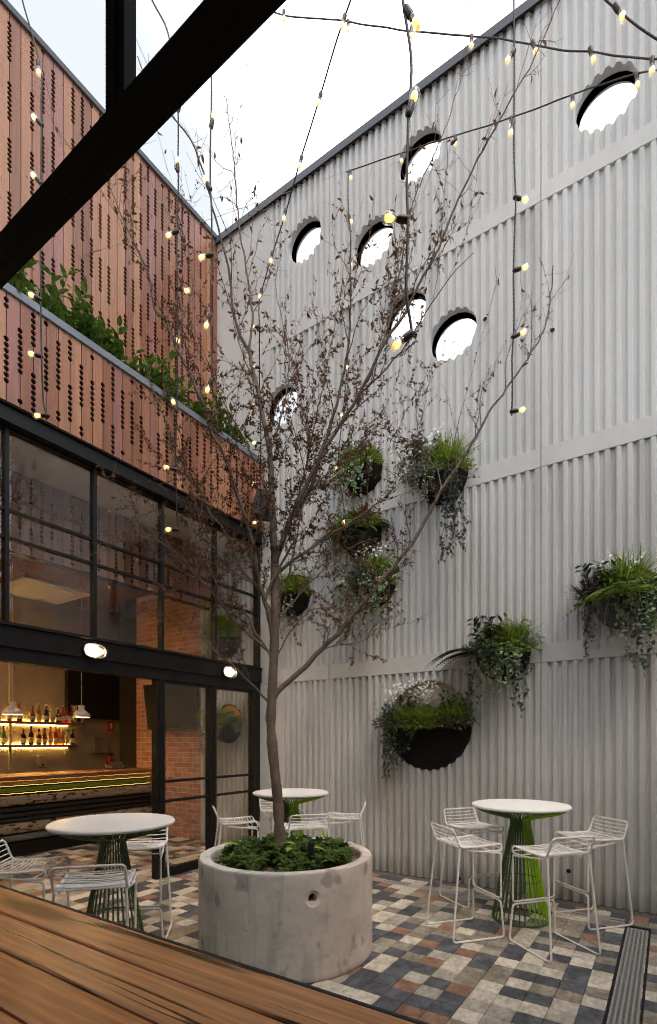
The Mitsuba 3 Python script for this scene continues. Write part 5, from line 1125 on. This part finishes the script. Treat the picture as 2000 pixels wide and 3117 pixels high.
PL = [(-3.19, 4.96, 'top left round planter of the wall, ivy over its black pocket', [('mound', 0, 0.0, 0.0, 0.9), ('ivy', 0, 0.02, 0.02, 1.05), ('ivy', 1, -0.10, 0.0, 0.9), ('bronze', 0, 0.14, 0.08, 1.0), ('pale', 0, -0.16, 0.10, 1.25), ('grass', 1, 0.2, 0.02, 0.7), ('bush', 0, -0.05, 0.06, 1.0), ('greyivy', 0, -0.08, -0.12, 1.2)]),
      (-2.13, 4.58, 'round planter below the middle band with a very long trailing creeper', [('mound', 0, 0.08, 0.0, 0.8), ('mound', 2, -0.16, 0.02, 0.8), ('grass', 0, 0.12, 0.02, 1.35), ('grass', 1, 0.02, 0.04, 1.1), ('pale', 1, -0.24, 0.10, 1.6), ('pale', 0, -0.20, -0.02, 1.4), ('sprig', 1, -0.25, 0.16, 1.0), ('longbeads', 0, 0.17, -0.02, 1.0), ('greyivy', 1, -0.10, 0.0, 0.9), ('bush', 1, 0.10, -0.03, 0.9), ('bloom', 1, -0.02, 0.14, 1.2), ('rosette', 0, -0.28, 0.0, 0.8)]),
      (-3.20, 4.19, 'round planter with arching ferns under the top left planter', [('mound', 0, 0.0, 0.0, 0.85), ('fern', 1, -0.1, 0.05, 1.1), ('fern', 0, 0.06, 0.03, 1.25), ('darkfern', 0, -0.2, 0.02, 0.95), ('darkfern', 1, 0.2, 0.0, 0.7), ('bush', 0, -0.08, 0.06, 1.2), ('bronze', 1, 0.06, 0.1, 1.1), ('pale', 1, -0.22, 0.08, 1.1)]),
      (-3.01, 3.53, 'round planter low beside the bare tree, ivy and grey creepers spilling over', [('mound', 1, 0.0, 0.0, 0.9), ('ivy', 0, 0.14, 0.0, 1.2), ('ivy', 1, 0.06, 0.0, 1.25), ('grass', 0, 0.1, 0.05, 1.1), ('bloom', 0, 0.05, 0.1, 1.1), ('pale', 0, -0.2, 0.05, 1.4), ('greyivy', 0, -0.2, -0.05, 1.7), ('greyivy', 1, 0.02, -0.15, 1.3), ('darkfern', 0, -0.22, 0.02, 0.8), ('bush', 1, 0.22, 0.03, 1.2)]),
      (-4.27, 3.58, 'round planter half hidden behind the tree trunk', [('mound', 0, 0.0, 0.0, 0.9), ('fern', 1, 0.02, 0.03, 1.0), ('bush', 0, 0.1, 0.08, 1.3), ('pale', 1, -0.2, 0.04, 1.2), ('greyivy', 1, 0.08, -0.1, 1.0), ('grass', 0, 0.1, 0.02, 0.9)]),
      (-1.47, 2.53, 'round planter over the large one, with dark feathery ferns at its left', [('mound', 0, 0.06, 0.0, 0.85), ('mound', 1, -0.10, 0.02, 0.8), ('ivy', 1, 0.08, -0.02, 1.0), ('darkfern', 0, -0.24, 0.0, 1.0), ('darkfern', 1, -0.26, 0.04, 1.0), ('sprig', 0, -0.12, 0.10, 1.1), ('grass', 0, 0.14, 0.02, 1.15), ('bush', 0, 0.0, 0.08, 1.3), ('bush', 1, 0.14, 0.12, 1.1), ('ivy', 0, 0.0, 0.0, 0.95), ('darkivy', 0, -0.23, -0.03, 1.0), ('darkivy', 1, 0.23, -0.05, 0.9), ('greyivy', 0, 0.02, -0.1, 0.9), ('pale', 0, 0.12, 0.12, 0.8), ('rosette', 1, -0.12, 0.03, 0.55), ('fern', 1, -0.14, 0.0, 0.6), ('pale', 1, 0.26, 0.04, 0.8)]),
      (-0.33, 2.95, 'round planter at the right edge of the picture with a grey tray', [('mound', 0, 0.05, 0.0, 0.9), ('mound', 1, -0.14, 0.0, 0.75), ('ivy', 0, 0.18, 0.02, 1.1), ('fern', 0, 0.06, 0.0, 1.45), ('fern', 1, -0.02, 0.04, 1.2), ('grass', 0, 0.0, 0.04, 1.35), ('bloom', 0, -0.04, 0.10, 0.9), ('rosette', 0, -0.30, -0.02, 1.25), ('sprig', 0, -0.22, 0.08, 1.0), ('pale', 1, -0.18, 0.08, 1.1), ('darkfern', 1, 0.16, 0.10, 0.8), ('darkivy', 0, -0.31, -0.03, 0.72), ('beads', 0, -0.22, 0.0, 1.05), ('beads', 1, -0.145, 0.0, 1.02), ('ivy', 1, 0.14, 0.0, 1.0), ('greyivy', 0, 0.12, -0.15, 1.25), ('darkivy', 1, 0.14, -0.1, 0.95)]),
      (-5.50, 1.86, 'round planter behind the lower glass screen', [('mound', 0, 0.0, 0.0, 0.85), ('bloom', 1, -0.10, 0.08, 1.0), ('fern', 1, 0.1, 0.0, 1.1), ('beads', 0, 0.08, 0.0, 1.1), ('bush', 1, -0.22, 0.0, 1.2), ('greyivy', 0, -0.22, 0.0, 1.1), ('grass', 1, 0.0, 0.02, 0.8)]),
      (-5.53, 3.13, 'round planter behind the upper glass', [('mound', 0, 0.0, 0.0, 0.85), ('grass', 1, 0.0, 0.0, 1.4), ('grass', 0, 0.08, 0.0, 1.6), ('bloom', 0, -0.08, 0.10, 1.2), ('greyivy', 1, -0.04, 0.0, 1.2), ('pale', 0, -0.2, 0.0, 1.2), ('beads', 1, 0.08, 0.0, 1.0)])]
short = ['in the top left round planter', 'in the round planter of the long creeper', 'in the round planter of arching ferns', 'in the round planter low beside the tree', 'in the round planter behind the trunk', 'in the round planter over the large one', 'in the round planter at the right edge', 'in the planter behind the lower glass screen', 'in the planter behind the upper glass']
for (x, z, lab, items), sh in zip(PL, short):
    niche(x, z, 'p', lab)
    for kd, v, dx, dz, s in items:
        hang = kd in ('ivy', 'darkivy', 'greyivy', 'beads', 'longbeads')
        edge = math.sqrt(max(0.0, 1 - min(1, (abs(dx) / 0.285)) ** 5))
        yy = 5.578 - (0.20 * edge + 0.003 if hang else 0.10)
        s *= 1.22 if hang else 1.5
        plant(kd, v, x + dx, yy, z + dz - 0.02 + (0.02 if hang else 0), sh, 0, s)
niche(-2.318, 1.78, 'P', 'largest round planter, a full circle with a wide black felt pocket', 1.0)
for kd, v, dx, dz, s, deg in [('mound', 0, -0.12, -0.01, 0.95, 0), ('mound', 0, 0.16, -0.01, 1.0, 180), ('mound', 1, -0.36, 0.0, 0.95, 0), ('mound', 1, 0.36, 0.02, 0.7, 0), ('grass', 1, 0.02, -0.02, 1.2, 10), ('grass', 0, 0.32, -0.01, 1.2, 20), ('grass', 0, -0.32, 0.0, 1.1, 70), ('grass', 0, -0.22, 0.0, 1.15, 0), ('grass', 1, -0.06, 0.03, 1.2, 40), ('grass', 0, 0.10, 0.0, 1.15, 90), ('grass', 1, 0.24, 0.02, 1.1, 140), ('grass', 0, 0.40, 0.04, 1.3, 200), ('rosette', 0, -0.08, -0.05, 1.0, 0), ('rosette', 1, 0.36, -0.04, 1.05, 0), ('rosette', 0, 0.25, -0.04, 0.8, 60),
                              ('bloom', 0, -0.06, 0.20, 1.2, 0), ('bloom', 1, 0.06, 0.17, 0.8, 0), ('bloom', 1, -0.36, 0.16, 1.2, 0), ('sprig', 0, -0.20, 0.15, 0.95, 0), ('sprig', 1, 0.33, 0.15, 1.0, 0), ('pale', 0, 0.20, 0.10, 1.0, 0), ('pale', 1, -0.47, 0.06, 1.0, 0), ('sprig', 1, -0.40, 0.05, 0.9, 0),
                              ('darkivy', 0, -0.42, 0.0, 1.05, 0), ('darkivy', 1, -0.36, 0.0, 0.85, 0), ('darkivy', 0, -0.48, -0.02, 1.0, 0), ('darkivy', 1, -0.29, 0.02, 0.8, 0), ('greyivy', 0, -0.38, 0.02, 1.2, 0), ('ivy', 1, -0.17, 0.0, 0.35, 0)]:
    hang = kd in ('ivy', 'darkivy', 'greyivy')
    plant(kd, v, -2.318 + dx, 5.50 if not hang else 5.535, 1.76 + dz, 'in the largest round planter', deg if not hang else 0, s * (1.0 if hang else 1.28))
tr = thing('planter_tray', 'dark grey tray front under the planter at the right edge of the picture', 'tray')
scene[tr] = ply(mv(bowl(0.284, 0.206), None, (-0.33, 5.578, 2.93)), 'grey_tray', smooth=50)

# --- laurel hedge in the roof trough
def laurel(seed):
    q = np.random.default_rng(seed); st, P_, D_ = [], [], []
    for _ in range(42):
        h = np.array([q.normal(0.05, 0.36), q.normal(0, 0.50), 1.0]); h /= np.linalg.norm(h)
        L = q.uniform(0.35, 0.78); t = np.linspace(0, 1, 6)[:, None]
        b = np.array([q.normal(0, 0.06), q.normal(0, 0.10), 0])
        P = b + h * L * t + np.array([q.normal(0, 0.05), q.normal(0, 0.05), 0]) * t ** 2
        st.append(tube(P, np.linspace(0.006, 0.002, 6), 5))
        for k in range(19):
            u = 0.15 + 0.87 * k / 19; c = np.array([np.interp(u, t[:, 0], P[:, j]) for j in range(3)])
            a = k * 2.4 + q.random(); e = np.cross(h, [1, 0, 0]); e /= np.linalg.norm(e); g = np.cross(h, e)
            P_.append(c); D_.append((e * math.cos(a) + g * math.sin(a)) * q.uniform(0.6, 1.1) + h * q.uniform(0.4, 1.1))
    R = aim(np.array(D_), q.normal(0, 0.3, len(P_))) * q.uniform(0.65, 1.25, (len(P_), 1, 1))
    return ply(cat(st), 'twig'), ply(many(leaf(0.125, 0.052, 0.18, 0.25, 4), R, np.array(P_)), 'leaf_laurel')
LS = [laurel(s) for s in (81, 82, 83)]
spots = [(1.95, 1.0), (2.40, 1.12), (2.84, 1.1), (3.26, 1.0), (3.68, 0.9), (4.08, 1.0), (4.48, 0.92), (4.90, 1.0), (5.30, 0.85)]
ORD = ['first', 'second', 'third', 'fourth', 'fifth', 'sixth', 'seventh', 'eighth', 'last']
for k, (y, s) in enumerate(spots):
    t = thing('laurel_shrub', 'glossy green laurel shrub, %s from the left in the row along the timber parapet' % ORD[k] if k < 8 else 'glossy green laurel shrub at the right end of the row along the timber parapet', 'shrub', 'laurel shrubs along the parapet')
    to = at(-5.12 + 0.05 * math.sin(k * 3.1), y, 5.30, 77 * k, s)
    part(t, 'stems', LS[k % 3][0], to); part(t, 'leaves', LS[k % 3][1], to)

# ================================================================== FESTOON LIGHTS
sock = ply(lathe([(0.0005, -0.010), (0.010, -0.010), (0.0145, -0.003), (0.0145, 0.030), (0.0125, 0.036), (0.0125, 0.044), (0.0005, 0.044)], 14), 'socket_black', smooth=40)
bp_ = [(0.013, 0.040), (0.0145, 0.048), (0.0195, 0.060), (0.0225, 0.074), (0.0215, 0.087), (0.0165, 0.097), (0.008, 0.1025), (0.0005, 0.1035)]
bulb = ply(lathe(bp_, 18), 'bulb_glass', smooth=True)
fil_v = lathe([(0.0005, 0.048), (0.008, 0.054), (0.0140, 0.068), (0.0140, 0.080), (0.009, 0.091), (0.0005, 0.094)], 10)
_u = np.clip(1 - np.abs(fil_v[0][:, 2] - 0.072) / 0.024, 0, 1)[:, None] ** 1.5
fil_c = (np.array([0.17, 0.060, 0.011]) * (1 - _u) + np.array([0.46, 0.235, 0.055]) * _u)
fil = ply(fil_v, 'white_plastic', smooth=True, color=fil_c, emitter={'type': 'area', 'radiance': {'type': 'mesh_attribute', 'name': 'vertex_color'}})
SN = {'S1': 'light string hanging in front of the timber boards at the far left', 'V2': 'long light string hanging left of the tree from behind the black beam', 'V3': 'light string hanging down in front of the building corner', 'V4': 'slanting light string that drops behind the tree from the top centre',
      'V5': 'nearest light string hanging with big bulbs right of the tree', 'V6': 'light string hanging free in front of the ribbed wall on the right', 'V7': 'light string hanging behind the crown of the tree', 'H1': 'upper light string crossing the sky to the right', 'H2': 'light string rising to the right across the round windows', 'H3': 'short piece of light string in the top right corner'}
def lit_bulb(s, x, y, z, d):
    d = np.asarray(d, float); R = frame(d); M = np.eye(4); M[:3, :3] = R; M[:3, 3] = (x, y, z)
    to = T(M)
    part(s, 'socket', sock, to)
    b = part(s, 'bulb', bulb, to)
    scene[b + '__filament'] = {**fil, 'to_world': to}
for nm, P, BL in STRINGS:
    s = thing('festoon_string', SN[nm], 'string lights', 'festoon light strings')
    Q, t, Lg = resample(P, 0.05)
    wob = np.column_stack([meshkit.noise(np.column_stack([t * Lg * 4, t * 0 + k, t * 0]), 3) - 0.5 for k in range(3)]) * 0.012
    part(s, 'cable', ply(tube(Q + wob, 0.0056, 7), 'cable_black', smooth=60))
    for x, y, z, dx, dy, dz in BL:
        d = np.array([dx, dy, dz]); L = np.linalg.norm(d)
        lit_bulb(s, x, y, z, d / L)
for nm, P, lab in (('steel_cable', [(-5.72, 3.518, 7.393), (-4.4, 4.17, 7.6), (-2.98, 4.862, 7.92)], 'thin steel cable from the timber wall to a light string'), ('steel_cable', [(-5.72, 3.53, 7.40), (-4.6, 2.66, 6.72), (-3.553, 1.844, 6.142)], 'thin steel cable from the timber wall to the left light string')):
    c = thing(nm, lab, 'cable', 'thin steel stay cables')
    part(c, 'wire', ply(tube(P, 0.002, 5), 'wire_steel'))
    d = np.array(P[1]) - np.array(P[0]); d /= np.linalg.norm(d)
    part(c, 'turnbuckle', ply(tube([np.array(P[0]) + d * 0.02, np.array(P[0]) + d * 0.14], 0.007, 6), 'wire_steel'))
